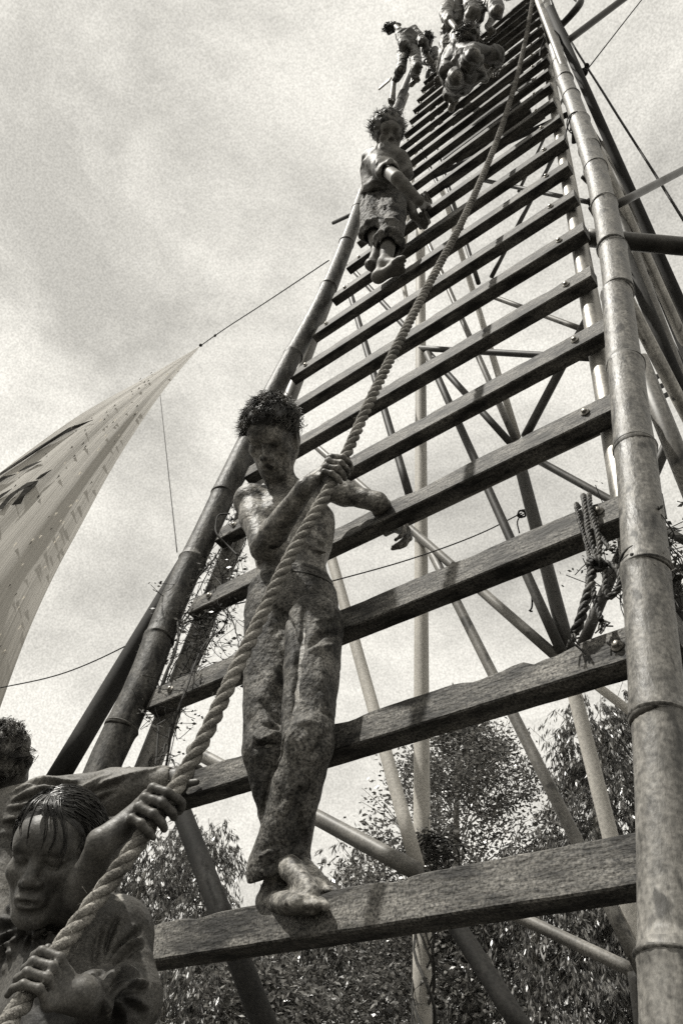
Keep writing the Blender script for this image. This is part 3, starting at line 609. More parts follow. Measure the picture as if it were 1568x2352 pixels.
# ------------------------------------------------------------------ people: one smooth surface per body, grown from tapered limbs (distance field + surface nets)
def vnoise(p, seed=0):
    """smooth value noise, -1..1"""
    i = np.floor(p).astype(np.int64); f = p - i; f = f * f * (3 - 2 * f)
    def h(dx, dy, dz):
        n = (i[..., 0] + dx) * 374761393 + (i[..., 1] + dy) * 668265263 + (i[..., 2] + dz) * 2147483647 + seed * 974711
        n = (n ^ (n >> 13)) * 1274126177 & 0xFFFFFFFF; n = (n ^ (n >> 16)) & 0xFFFF
        return n / 32767.5 - 1
    r = 0
    for dx in (0, 1):
        wx = f[..., 0] if dx else 1 - f[..., 0]
        for dy in (0, 1):
            wy = f[..., 1] if dy else 1 - f[..., 1]
            for dz in (0, 1): r = r + wx * wy * (f[..., 2] if dz else 1 - f[..., 2]) * h(dx, dy, dz)
    return r
class Sdf:
    def __init__(s, res): s.res = res; s.P = []; s.disp = None; s.pad = .0; s.rs = 1.0
    def cap(s, a, b, ra, rb, k=.01, op='+'):
        s.P.append(('c', np.asarray(a, float), np.asarray(b, float), ra * s.rs, rb * s.rs, k, op)); return s
    def ell(s, c, r, R=None, k=.01, op='+'):
        s.P.append(('e', np.asarray(c, float), np.asarray(r, float) * s.rs, np.eye(3) if R is None else np.asarray(R, float), None, k, op)); return s
    def half(s, c, n, k=.004):                          # cut away everything on the side n points to
        s.P.append(('h', np.asarray(c, float), nrm(n), None, None, k, '-')); return s
    def crease(s, a, b, depth, w):
        a, b = np.asarray(a, float), np.asarray(b, float); n_ = nrm(CAM - (a + b) / 2); s.P.append(('p', np.array([a, (a + b) / 2, b]), np.array([n_] * 3), np.array([.4, 1, .4]), depth, w, 'g')); return s
    @staticmethod
    def ev(q, p):
        t, a, b, c, d = q[:5]
        if t == 'c':
            ab = b - a; u = np.clip(((p - a) @ ab) / (ab @ ab + 1e-12), 0, 1); D = np.linalg.norm(p - a - u[..., None] * ab, axis=-1)
            return D - (c + u * (d - c))
        if t == 'e':
            l = (p - a) @ c; k0 = np.linalg.norm(l / b, axis=-1); k1 = np.linalg.norm(l / (b * b), axis=-1) + 1e-9
            return np.where(k0 < .05, -b.min() * .9, k0 * (k0 - 1) / k1)
        if t == 'h': return (a - p) @ b
        if t == 'p': return np.min([np.linalg.norm(p - x, axis=-1) for x in a], axis=0)
    def field(s, pts):
        f = np.full(pts.shape[:-1], 1.0)
        for q in s.P:
            if q[6] == 'g': continue
            e = s.ev(q, pts); k = q[5]
            if q[6] == '+': x = np.maximum(k - np.abs(f - e), 0) / k; f = np.minimum(f, e) - x * x * k * .25
            else: e = -e; x = np.maximum(k - np.abs(f - e), 0) / k; f = np.maximum(f, e) + x * x * k * .25
        return f
    def fold(s, px, depth, w, d0=1.0, d1=4.0):
        """a crease (+) or ridge (-) running over the surface along a line seen in the photograph"""
        L = np.array(px, float); sg = np.concatenate([[0], np.cumsum(np.linalg.norm(np.diff(L, axis=0), axis=1))]); n = max(3, int(sg[-1] / 18) + 1); t = np.linspace(0, sg[-1], n)
        if len(L) > 2: Q = spline(np.c_[L, np.zeros(len(L))], n)[:, :2]
        else: Q = np.stack([np.interp(t, sg, L[:, i]) for i in (0, 1)], 1)
        D = np.arange(d0, d1, .015); R3 = np.array([ray(u, v) / FPX for u, v in Q]); f = s.field(CAM + R3[:, None, :] * D[None, :, None]); hit = (f < 0)
        nn_ = []; pts = [(CAM + R3[i] * D[int(np.argmax(hit[i]))]) if hit[i].any() else None for i in range(n)]
        runs, cur = [], []
        for i in range(n):
            if pts[i] is None or (cur and np.linalg.norm(pts[i] - pts[cur[-1]]) > .10):
                if len(cur) > 1: runs.append(cur)
                cur = []
            if pts[i] is not None: cur.append(i)
        if len(cur) > 1: runs.append(cur)
        for c in runs:
            Pp = np.array([pts[i] for i in c]); h = .002; gr_ = np.stack([s.field(Pp + np.eye(3)[a] * h) - s.field(Pp - np.eye(3)[a] * h) for a in range(3)], 1); gr_ /= np.linalg.norm(gr_, axis=1)[:, None] + 1e-9
            e = np.sin(np.pi * (np.arange(len(c)) + .35) / (len(c) - .3)).clip(.05) ** .55; s.P.append(('p', Pp, gr_, e, depth, w, 'g'))
        return s
    def mesh(s):
        res = s.res; bs = 8; B = bs * res; lo = np.full(3, 1e9); hi = -lo
        for q in s.P:
            if q[6] != '+': continue
            if q[0] == 'c': pts = [q[1] - max(q[3], q[4]), q[1] + max(q[3], q[4]), q[2] - max(q[3], q[4]), q[2] + max(q[3], q[4])]
            else: pts = [q[1] - q[2].max(), q[1] + q[2].max()]
            for x in pts: lo = np.minimum(lo, x); hi = np.maximum(hi, x)
        lo -= .03; nb = np.ceil((hi + .03 - lo) / B).astype(int)
        gi = np.stack(np.meshgrid(*[np.arange(n) for n in nb], indexing='ij'), -1).reshape(-1, 3); ctr = lo + (gi + .5) * B; h = B * .87
        Dc = []; mn = np.full(len(ctr), 1e3)
        for q in s.P:
            d = s.ev(q, ctr); Dc.append(d)
            if q[6] == '+': mn = np.minimum(mn, d)
        m = .03 + s.pad; act = (mn < h + m) & (mn > -(h + m) - .02); neg = np.zeros(len(ctr), bool)
        for q, d in zip(s.P, Dc):
            if q[6] == '-': neg |= (np.abs(d) < h + .01) & (mn < h + m)
        act |= neg; ids = np.where(act)[0]
        gi = gi[ids]; mn = mn[ids]; o = np.stack(np.meshgrid(*[np.arange(bs + 1)] * 3, indexing='ij'), -1).reshape(-1, 3)
        n1 = bs + 1; Fd = np.full((len(ids), n1 ** 3), 1.0)
        pts = lo + (gi[:, None, :] * bs + o[None]) * res
        for q, d in zip(s.P, Dc):
            d = d[ids]; k = q[5]
            if q[6] == '+': sel = np.where(d - h < mn + h + k + .01)[0]
            elif q[6] == '-': sel = np.where(d < h + k + .002)[0]
            else: sel = np.where(d < h + .03)[0]
            if not len(sel): continue
            e = s.ev(q, pts[sel]); f = Fd[sel]
            if q[6] == '+':
                x = np.maximum(k - np.abs(f - e), 0) / k; Fd[sel] = np.minimum(f, e) - x * x * k * .25
            elif q[6] == '-':
                e = -e; x = np.maximum(k - np.abs(f - e), 0) / k; Fd[sel] = np.maximum(f, e) + x * x * k * .25
            else:
                _, Pp, gr_, ee, dep, w, _ = q; pp = pts[sel]; best = np.full(pp.shape[:-1], 1e9); am = np.zeros(pp.shape[:-1])
                for a in range(len(Pp) - 1):
                    ab = Pp[a + 1] - Pp[a]; u = np.clip(((pp - Pp[a]) @ ab) / (ab @ ab + 1e-12), 0, 1); v = pp - Pp[a] - u[..., None] * ab; nr = nrm(gr_[a] + gr_[a + 1]); hn = v @ nr
                    D2 = np.maximum((v * v).sum(-1) - hn * hn, 0) + np.maximum(np.abs(hn) - .020, 0) ** 2 * 9; b = D2 < best; best = np.where(b, D2, best); am = np.where(b, ee[a] * (1 - u) + ee[a + 1] * u, am)
                Fd[sel] = f + dep * am * np.exp(-best / (w * (.55 + .45 * am)) ** 2)
        if s.disp is not None: Fd = Fd + s.disp(pts)
        G = Fd.reshape(-1, n1, n1, n1); inside = G < 0
        # one vertex per cell with a sign change
        cs = [inside[:, a:a + bs, b:b + bs, c:c + bs] for a in (0, 1) for b in (0, 1) for c in (0, 1)]
        sm = sum(c.astype(np.int8) for c in cs); cell = (sm > 0) & (sm < 8); bi, x, y, z = np.where(cell)
        S = np.zeros((len(bi), 3)); Wt = np.zeros(len(bi))
        cor = [(a, b, c) for a in (0, 1) for b in (0, 1) for c in (0, 1)]
        val = {c: G[bi, x + c[0], y + c[1], z + c[2]] for c in cor}
        for c in cor:
            for ax in range(3):
                if c[ax]: continue
                c2 = list(c); c2[ax] = 1; c2 = tuple(c2); v0, v1 = val[c], val[c2]; cr = (v0 < 0) != (v1 < 0)
                t = np.where(cr, v0 / np.where(cr, v0 - v1, 1), 0); pt = np.tile(np.array(c, float), (len(bi), 1)); pt[:, ax] = t
                S[cr] += pt[cr]; Wt[cr] += 1
        gx = gi[bi] * bs + np.stack([x, y, z], 1); V = lo + (gx + S / Wt[:, None]) * res
        MM = int((nb.max() + 2) * bs + 4); key = (gx[:, 0] * MM + gx[:, 1]) * MM + gx[:, 2]; od = np.argsort(key); key = key[od]; V = V[od]
        Q = []
        for ax in range(3):
            sl0 = [slice(0, bs)] * 3; sl1 = list(sl0); sl1[ax] = slice(1, bs + 1)
            a0 = inside[(slice(None), *sl0)]; a1 = inside[(slice(None), *sl1)]; e = a0 != a1; ebi, ex, ey, ez = np.where(e)
            gg = gi[ebi] * bs + np.stack([ex, ey, ez], 1); u, w = [(1, 2), (2, 0), (0, 1)][ax]; ii = []
            for du, dw in ((0, 0), (-1, 0), (-1, -1), (0, -1)):
                c = gg.copy(); c[:, u] += du; c[:, w] += dw; kk = (c[:, 0] * MM + c[:, 1]) * MM + c[:, 2]; j = np.searchsorted(key, kk); j = np.minimum(j, len(key) - 1)
                ii.append(np.where(key[j] == kk, j, -1))
            ii = np.stack(ii, 1); flip = a0[ebi, ex, ey, ez]; ok = (ii >= 0).all(1); f = ii.copy(); f[~flip] = f[~flip][:, ::-1]; Q.append(f[ok])
        Q = np.concatenate(Q); return V, Q
    def obj(s, name, m, parent): V, F = s.mesh(); return mk(name, V, F, m, parent, True)

def basis(fwd, up):
    f = nrm(fwd); r = nrm(np.cross(f, up)); u = np.cross(r, f); return np.stack([r, f, u], 1)     # columns: right, forward, up
def camdir(x, y, z): return nrm(CR @ np.array([x, y, z], float))                                 # right, down, away
def viewdir(u, v, x, y, z):
    f = nrm(ray(u, v)); r = nrm(np.cross(f, -CR[:, 1])); return nrm(r * x + np.cross(f, r) * y + f * z)       # right, down, away as seen at that spot
def head(S, c, Bx, sc=1.0, eyes='down', fine=True, ears=True):
    """skull, jaw, brow, nose, lips, lids and ears into distance field S; c = centre between the ears"""
    T = lambda x, y, z: c + Bx @ (np.array([x, y, z]) * sc)
    E = lambda p, r, k=.01, op='+': S.ell(T(*p), np.array(r) * sc, Bx, k * sc, op)
    C = lambda a, b, ra, rb, k=.01, op='+': S.cap(T(*a), T(*b), ra * sc, rb * sc, k * sc, op)
    E((0, -.015, .034), (.071, .094, .082), .02); E((0, .030, -.020), (.060, .060, .076), .03)
    for x in (-1, 1):
        C((x * .052, -.005, -.040), (x * .022, .062, -.088), .020, .016, .03); E((x * .045, .058, -.018), (.020, .018, .017), .02)
    E((0, .073, -.094), (.021, .017, .016), .02); C((-.034, .078, .026), (.034, .078, .026), .010, .010, .02)
    E((0, .060, .045), (.055, .035, .035), .03)
    if not fine:
        C((0, .085, .012), (0, .104, -.022), .008, .013, .012); E((0, .087, -.058), (.022, .010, .010), .01)
        for x in (-1, 1):
            E((x * .030, .093, .006), (.016, .012, .009), .010, '-')
            if ears: E((x * .074, -.004, -.004), (.010, .018, .030), .006)
        return T
    for x in (-1, 1): E((x * .031, .091, .006), (.018, .015, .0115), .014, '-')
    for x in (-1, 1): E((x * .0305, .0715, .006), (.0150, .0140, .0135), .003)
    for x in (-1, 1):
        if eyes == 'closed': C((x * .019, .0845, .0035), (x * .043, .079, .0035), .0016, .0016, .002, '-')
        else: C((x * .019, .0845, .0005), (x * .043, .079, .0005), .0022, .0022, .002, '-')
        C((x * .018, .086, .013), (x * .046, .078, .012), .0035, .003, .006)
    C((0, .083, .018), (0, .103, -.020), .0075, .0115, .012); E((0, .105, -.025), (.0125, .0125, .0105), .008)
    for x in (-1, 1): E((x * .0145, .095, -.029), (.0085, .0115, .0085), .006)
    for x in (-1, 1): E((x * .0080, .100, -.0375), (.0042, .0065, .004), .002, '-')
    E((0, .086, -.056), (.030, .014, .020), .015)
    E((-.009, .0965, -.0535), (.013, .0085, .0058), .004); E((.009, .0965, -.0535), (.013, .0085, .0058), .004); E((0, .0945, -.0665), (.019, .0095, .0072), .004)
    if eyes == 'open_mouth':
        E((0, .104, -.0600), (.0120, .012, .0048), .002, '-')
        for x in (-1, 1): C((x * .008, .101, -.0600), (x * .021, .094, -.0665), .0018, .0014, .002, '-')
    else: C((-.022, .101, -.0600), (.022, .101, -.0600), .0016, .0016, .002, '-')
    C((-.018, .093, -.078), (.018, .093, -.078), .003, .003, .010, '-')
    if ears:
        for x in (-1, 1):
            E((x * .0745, -.006, -.002), (.0075, .0185, .032), .006); E((x * .081, -.001, .002), (.0045, .011, .020), .003, '-')
            E((x * .071, .006, -.024), (.007, .009, .012), .006)
    return T
def arm(S, sh, el, wr, r=(.048, .038, .040, .027), k=.012, muscle=1.0):
    sh, el, wr = map(np.asarray, (sh, el, wr)); S.cap(sh, el, r[0] * .9, r[1], k); S.ell(sh * .62 + el * .38, (r[0] * 1.02 * muscle, r[0] * 1.02 * muscle, min(.085, .33 * float(np.linalg.norm(el - sh)))), basis(np.cross(nrm(el - sh), [.3, .7, .2]), el - sh), k)
    m = el * .72 + wr * .28; S.cap(el, m, r[1] * .97, r[2] * 1.0, k); S.cap(m, wr, r[2], r[3], k); S.ell(wr, (r[3] * 1.0,) * 3, None, k)
def fist(S, p, ax, palm, wrist, R=.019, sc=1.0, thumb='over', mirror=1):
    """hand closed round a bar of radius R through p along ax (towards the index finger); palm = side where the knuckles start; the
    fingers run round through `front` = mirror * (ax x palm)"""
    ax = nrm(ax); palm = nrm(np.asarray(palm) - ax * (np.asarray(palm) @ ax)); fr = nrm(np.cross(ax, palm)) * mirror
    pos = lambda t, th, rad: p + ax * t + (palm * math.cos(th) + fr * math.sin(th)) * rad
    fl = [.0085, .0090, .0086, .0074]; wd = .0195 * sc
    kn = []
    for i in range(4):
        t = (1.5 - i) * wd; fr_ = fl[i] * sc; ln = [1, 1.06, 1.0, .86][i]; r0 = R + fr_
        th = [-.15, .75, 1.75, 2.55, 3.15]; rad = [r0 + .014 * sc, r0 + .010 * sc, r0 + .003 * sc, r0, r0]
        th = [a * (1 if j < 2 else ln) + RNG.uniform(-.05, .05) for j, a in enumerate(th)]
        pts = [pos(t + ax @ ax * RNG.uniform(-.001, .001) - .002 * j * (i - 1.5) * sc, a, q) for j, (a, q) in enumerate(zip(th, rad))]
        kn.append(pts[0]); rr = [fr_ * 1.25, fr_ * 1.08, fr_ * 1.05, fr_ * .95, fr_ * .86]
        for j in range(4): S.cap(pts[j], pts[j + 1], rr[j], rr[j + 1], .0028 * sc)
        S.ell(pts[1], (fr_ * 1.18,) * 3, None, .003); S.ell(pts[2], (fr_ * 1.10,) * 3, None, .003)
    w = np.asarray(wrist); hb = pos(0, -.55, R + .030 * sc)
    for i in range(4): S.cap(kn[i], w * .75 + hb * .25, .0115 * sc, .017 * sc, .010 * sc)
    S.cap(hb, w, .020 * sc, .021 * sc, .014)
    # thumb leaves the side of the palm near the wrist, crosses the bar on the other side
    r0 = R + .0095 * sc
    if thumb == 'over':
        tp = [pos(.024 * sc, -.75, R + .026 * sc), pos(.036 * sc, -1.35, r0 + .009), pos(.040 * sc, -2.1, r0 + .002), pos(.036 * sc, -2.95, r0)]
    else:
        tp = [pos(.024 * sc, -.80, R + .026 * sc), pos(.044 * sc, -1.6, r0 + .010), pos(.066 * sc, -2.35, r0 + .008), pos(.092 * sc, -2.6, r0 + .008)]
    S.cap(w * .6 + hb * .4, tp[0], .016 * sc, .0155 * sc, .012)
    for j in range(3): S.cap(tp[j], tp[j + 1], (.0145, .0115, .0105)[j] * sc, (.0115, .0105, .009)[j] * sc, .005)
def openhand(S, wrist, dirn, palmn, sc=1.0, curl=.6, side=1):
    """relaxed hand hanging from the wrist: dirn along the fingers, palmn out of the palm"""
    d = nrm(dirn); n_ = nrm(np.asarray(palmn) - d * (np.asarray(palmn) @ d)); s_ = np.cross(d, n_) * side; w = np.asarray(wrist)
    for i in range(4):
        o = (1.5 - i) * .0195 * sc; k0 = w + d * (.088 - .006 * abs(i - 1)) * sc + s_ * o; ln = np.array([.040, .026, .021]) * [.95, 1.05, 1.0, .8][i] * sc; r = [.0088, .009, .0086, .0076][i] * sc
        S.cap(w + d * .012 * sc + s_ * o * .55, k0, .0135 * sc, .0115 * sc, .012 * sc); p = k0; a = .25 + .08 * i
        for j in range(3):
            a += curl * (.55 + .12 * i) ; q = p + (d * math.cos(a) + n_ * math.sin(a) + s_ * .04 * (1.5 - i)) * ln[j]; S.cap(p, q, r * (1.05 - .1 * j), r * (.98 - .1 * j), .003); p = q
    b = w + d * .028 * sc + s_ * .026 * sc; t1 = b + (d * .6 + s_ * .65 + n_ * .45) * .036 * sc; t2 = t1 + (d * .85 + s_ * .2 + n_ * .5) * .030 * sc; t3 = t2 + (d * .9 + n_ * .45) * .024 * sc
    for a_, b_, ra, rb in ((w, b, .016, .016), (b, t1, .0155, .0125), (t1, t2, .0120, .0105), (t2, t3, .0105, .0085)): S.cap(a_, b_, ra * sc, rb * sc, .006)
def foot(S, ank, toe, up=(0, 0, 1), sc=1.0, side=1, toes=True, hz0=.022):
    ank, toe = np.asarray(ank, float), np.asarray(toe, float); up = nrm(up); d = toe - ank; d = d - up * (d @ up); L = np.linalg.norm(d); d = nrm(d); s_ = np.cross(d, up) * side
    base = toe * 1.0; ball = toe - d * .045 * sc
    heel = ank - d * .035 * sc; hz = (toe - ank) @ up; heel = heel + up * (hz + hz0 * sc)
    S.ell(heel, (.028 * sc, .032 * sc, .026 * sc), basis(d, up), .02); S.cap(ank, heel, .034 * sc, .026 * sc, .02)
    S.cap(ank + up * -.005, ball + up * (.014 + (hz0 - .022) * .5) * sc + s_ * .012 * sc, .034 * sc, .020 * sc, .02); S.cap(heel, ball + s_ * .014 * sc, .024 * sc, .020 * sc, .02); S.cap(heel, ball - s_ * .022 * sc, .024 * sc, .017 * sc, .02)
    if toes:
        for i in range(5):
            o = (.030, .011, -.005, -.020, -.033)[i] * sc; l = (.036, .034, .028, .022, .016)[i] * sc; r = (.0125, .0090, .0085, .0080, .0075)[i] * sc
            a = ball + s_ * o + d * (-.006 - .006 * i * (i > 1)) * sc; m_ = a + d * l * .65 + up * .006 * sc; e = a + d * (l + .012 * sc) - up * .006 * sc; S.cap(a, m_, r * 1.1, r, .006); S.cap(m_, e, r, r * .92, .004)
def folds(scale, amp, stretch=(1, 1, 1), seed=0, power=1.0, axis=None):
    R_ = np.eye(3) if axis is None else basis(np.cross(axis, [.2, .9, .1]), axis).T
    st = np.array(stretch, float)
    def f(p):
        q = (p @ R_.T) * st * scale; w = vnoise(q * .5 + 7.7, seed + 5); q = q + w[..., None] * .7
        return -amp * (1 - np.abs(vnoise(q, seed)) * 2.2) - amp * .45 * (1 - np.abs(vnoise(q * 2.3 + 3.1, seed + 2)) * 2.0)
    return f
def locks(name, m, parent, roots, dirs, length, r0, seed=0, curl=.3, gravity=(0, 0, 0), seg=5, n=6, clump=None):
    rg = np.random.default_rng(seed); b = MB()
    for p, d in zip(roots, dirs):
        d = nrm(d + rg.normal(0, .18, 3)); L = length * rg.uniform(.55, 1.25); P = [p - d * r0]; q = p.copy(); c = rg.normal(0, curl, 3)
        for i in range(n): d = nrm(d + c * .35 + np.asarray(gravity) * .3); q = q + d * L / n; P.append(q.copy())
        P = np.array(P); r = r0 * rg.uniform(.6, 1.25); b.add(*tube(P, r * np.linspace(1, .12, len(P)) ** .8, seg, False))
    return b.mk(name, m, parent, True)
def tufts(name, m, parent, roots, dirs, length, n_str=14, spread=.010, r0=.0013, seed=0, curl=.25, gravity=(0, 0, 0), n=6, tip=.25, dn=.22):
    rg = np.random.default_rng(seed); b = MB()
    for p, d in zip(roots, dirs):
        L = length * rg.uniform(.55, 1.3); d = nrm(d + rg.normal(0, dn, 3)); c = rg.normal(0, curl, 3); C = [p]; dd = d
        for i in range(n): dd = nrm(dd + c * .35 + np.asarray(gravity) * .3); C.append(C[-1] + dd * L / n)
        C = np.array(C); t = np.linspace(0, 1, n + 1)[:, None]
        for _ in range(n_str):
            o = rg.normal(0, spread, 3); o = o - d * (o @ d); w = (1 - t) + t * tip * rg.uniform(.4, 1.6); k = rg.uniform(.7, 1.08)
            P = p + (C - p) * k + o * w + rg.normal(0, .0006, C.shape); b.add(*tube(P, r0 * rg.uniform(.6, 1.3) * np.linspace(1, .25, n + 1), 3, False))
    return b.mk(name, m, parent, True)
def hull_dirs(c, Bx, sc, nn, seed, lim, radii=(.078, .100, .090), off=(0, -.014, .034)):
    """points and normals on the scalp where lim(x, y, z) is true (unit head coordinates)"""
    rg = np.random.default_rng(seed); out = []; nr = []
    while len(out) < nn:
        v = nrm(rg.normal(0, 1, 3))
        if not lim(*v): continue
        l = v * np.array(radii) + np.array(off); out.append(c + Bx @ (l * sc)); nr.append(Bx @ v)
    return np.array(out), np.array(nr), None
LOG = []
def blen(n_, *p): LOG.append((n_, [round(float(np.linalg.norm(np.asarray(b) - np.asarray(a))), 3) for a, b in zip(p[:-1], p[1:])]))

# ================================================================== the standing man (bare chest, jeans)
def standing_man():
    ft = JY(690, 2062, 1.14)
    o = thing('person', (ft[0], ft[1], RZ[0]), 'shirtless mud-smeared man in jeans standing barefoot on the lowest rung, gripping the thick rope', 'person')
    pel = JY(668, 1372, 1.32); nk = JD(652, 1128, 2.66); hd = JD(628, 1006, 2.62)
    hL, hR = JY(624, 1420, 1.29), JY(722, 1432, 1.30)
    kL, kR = JY(612, 1722, 1.245), JY(704, 1718, 1.225)
    aR = JY(645, 1962, 1.265); aL = JY(662, 1962, 1.315)
    tR = JY(722, 2068, 1.190); tL = JY(748, 2036, 1.245)
    ch = JD(668, 1215, 2.50); shL = JD(577, 1152, 2.60); shR = JD(738, 1118, 2.62)
    rp, ra = rope_at(776, 1088)
    palm = -CR[:, 0]; wr = rp + nrm(palm + .25 * CR[:, 2]) * .070 - ra * .052 + CR[:, 1] * .004
    eL = JD(604, 1258, 2.33); eR = JL(868, 1154, .035); wR = JL(905, 1204, -.13); 
    blen('man thigh/shin L', hL, kL, aL); blen('R', hR, kR, aR, tR); blen('trunk', pel, ch, nk, hd); blen('armL', shL, eL, wr); blen('armR', shR, eR, wR); blen('shoulders', shL, shR); blen('hips', hL, hR)
    S = Sdf(.0034); up = nrm(nk - pel); rt = nrm(shR - shL); bt = basis(np.cross(up, rt), up)
    if (bt[:, 1] @ (CAM - ch)) < 0: bt = basis(-np.cross(up, rt), up)
    F = bt[:, 1]; Rr = bt[:, 0] if bt[:, 0] @ rt > 0 else -bt[:, 0]
    mid = pel * .5 + ch * .5
    S.ell(pel + up * .02, (.118, .078, .09), bt, .04); S.ell(mid - up * .01, (.100, .070, .12), bt, .05); S.ell(ch - up * .03 - F * .015, (.128, .088, .13), bt, .05)
    S.ell(ch + up * .04 - F * .01, (.135, .078, .09), bt, .05)
    for sg, sh in ((-1, shL), (1, shR)):
        S.cap(ch + up * .085 - F * .01, sh, .055, .050, .05); S.ell(sh, (.050, .050, .052), None, .03); S.cap(nk - F * .03, sh + up * .012, .038, .030, .04)
        S.ell(ch + Rr * sg * .052 + up * .022 + F * .062, (.056, .024, .042), bt, .03)
        S.cap(nk - up * .010 + F * .022 + Rr * sg * .012, sh + F * .018 + up * .012, .009, .009, .016)
    for i, z in enumerate((-.045, -.085, -.125)): 
        for sg in (-1, 1): S.cap(ch + up * z + F * .066 + Rr * sg * .03, ch + up * (z - .03) + F * .035 + Rr * sg * .10, .004, .004, .022)
    S.cap(ch + F * .082 - up * .02, mid + F * .078 - up * .06, .004, .004, .014, '-'); S.ell(mid + F * .082 - up * .055, (.006, .012, .008), bt, .006, '-')
    nt = hd - nrm(hd - nk) * .045 - F * .02; S.cap(nk - up * .02, nt, .050, .043, .03)
    S.cap(nk + F * .035 + Rr * .015, nt + Rr * .045, .010, .010, .014); S.cap(nk + F * .035 - Rr * .015, nt - Rr * .045, .010, .010, .014)
    hB = basis(viewdir(628, 1006, -.27, .36, -1), -viewdir(628, 1006, .16, 1, .3)); head(S, hd, hB, 1.06, 'down')
    arm(S, shL, eL, wr, (.050, .038, .040, .026), .010); fist(S, rp, ra, palm, wr, .0185, 1.0, 'over', 1 if np.cross(ra, palm) @ (CAM - rp) > 0 else -1)
    arm(S, shR, eR, wR, (.043, .031, .033, .024), .010); openhand(S, wR, JL(952, 1232, -.15) - wR, camdir(-.2, .5, -.6), .98, .75, -1)
    for h, k_, a in ((hL, kL, aL), (hR, kR, aR)): S.cap(h, k_, .062, .046, .02); S.cap(k_, a, .046, .032, .02)
    foot(S, aR, tR, side=-1, hz0=.050, sc=.86); foot(S, aL, tL, side=-1, hz0=.024, sc=.86)
    S.disp = lambda p: .0016 * vnoise(p * 38, 3) + .0009 * vnoise(p * 95, 4)
    S.obj('body', M['skin'], o)
    # jeans
    J = Sdf(.0040); J.pad = .02
    J.ell(pel - up * .015, (.128, .094, .105), bt, .04); J.ell(pel - up * .07, (.120, .090, .08), bt, .04); J.ell(pel + up * .035, (.119, .087, .050), bt, .02)
    J.cap(hL, kL, .076, .055, .010); J.cap(hR, kR, .076, .056, .010)
    J.cap(kL, aL + np.array([0, .01, -.01]), .053, .044, .008)
    cuff = aR + (aR - kR) * .16; J.cap(kR, aR - (aR - kR) * .12, .054, .053, .010); J.cap(aR - (aR - kR) * .25, cuff, .052, .062, .012)
    J.ell(kR + F * .014 + Rr * .008, (.048, .046, .060), bt, .02); J.ell(kL + F * .008, (.044, .044, .060), bt, .02)
    wn = nrm(up + Rr * .30); J.half(pel + up * .060, nrm(up + Rr * .16), .002)
    dR = nrm(aR - kR); J.half(cuff + dR * .010, nrm(dR + Rr * .45 + F * .15), .003)
    J.cap(cuff - dR * .004, cuff + dR * .08, .050, .060, .003, '-'); J.ell(pel + up * .10, (.118, .082, .048), bt, .003, '-')
    # creases where the photograph shows them (grooves positive, ridges negative)
    for L_, dd, w in [([(698, 1396), (695, 1446), (687, 1523), (674, 1622), (660, 1676)], .022, .009), ([(655, 1690), (637, 1760), (618, 1829), (600, 1900)], .020, .008),
        ([(637, 1396), (672, 1438), (683, 1500)], .012, .008), ([(783, 1457), (737, 1461), (710, 1492)], .013, .009), ([(768, 1419), (725, 1434)], -.009, .008), ([(722, 1392), (760, 1408)], .006, .005), ([(710, 1500), (770, 1482)], -.008, .009),
        ([(564, 1369), (548, 1454)], .006, .005), ([(560, 1400), (552, 1560)], .005, .006), ([(599, 1614), (641, 1668)], .011, .008), ([(607, 1668), (637, 1680)], .010, .007), ([(588, 1691), (596, 1706), (622, 1695)], -.011, .006), ([(591, 1716), (656, 1710)], .015, .008),
        ([(590, 1736), (640, 1750)], -.006, .010), ([(737, 1641), (775, 1660)], .011, .007), ([(676, 1668), (722, 1672)], -.009, .009), ([(748, 1687), (718, 1733)], .013, .009), ([(722, 1764), (672, 1814)], -.010, .010), ([(752, 1749), (691, 1791)], .009, .008),
        ([(668, 1806), (656, 1883)], -.010, .009), ([(683, 1852), (695, 1944)], .010, .008), ([(655, 1880), (690, 1830)], .007, .008), ([(587, 1979), (637, 1963), (672, 1956), (695, 1952)], -.011, .006), ([(607, 1956), (676, 1940)], .007, .010), ([(600, 1992), (660, 1972)], .004, .005),
        ([(676, 1956), (699, 1984)], -.008, .005), ([(665, 1962), (688, 1990)], .007, .005), ([(700, 1870), (715, 1800)], .006, .008), ([(640, 1520), (610, 1600)], -.004, .016), ([(730, 1520), (740, 1600)], -.005, .016), ([(595, 1780), (585, 1880)], -.005, .008), ([(580, 1640), (575, 1760)], .004, .007)]:
        J.fold(L_, dd, w)
    fo = folds(15, .0032, (1, 1, .55), 3); J.disp = lambda p: fo(p) + .0012 * vnoise(p * 70, 8)
    jo = J.obj('jeans', M['jeans'], o)
    # waistband and seams
    th = np.linspace(0, 2 * math.pi, 60); wb = []; rr_ = np.arange(.04, .20, .0015)
    def belt(h0, o_):
        out = []
        for t in th:
            c_ = pel + up * (h0 - .019 * math.cos(t)); dv = Rr * math.cos(t) + F * math.sin(t); f_ = J.field(c_ + dv * rr_[:, None]); k_ = np.where(f_ < 0)[0]; out.append(c_ + dv * (rr_[k_[-1]] + o_ if len(k_) else .12))
        return np.array(out)
    wb = belt(.048, -.002)
    b = MB(); b.add(*tube(wb, .0062, 6, False)); wb2 = belt(.018, .003); b.add(*tube(wb2, .0020, 5, False)); b.mk('waistband', M['denim_band'], jo, True)
    # hair: short, stiff with mud, swept forwards
    H = Sdf(.0045); T = lambda x, y, z: hd + hB @ (np.array([x, y, z]) * 1.06)
    H.ell(T(0, -.020, .045), np.array((.079, .098, .084)) * 1.06, hB, .01); H.ell(T(0, .035, .080), np.array((.060, .048, .034)) * 1.06, hB, .02)
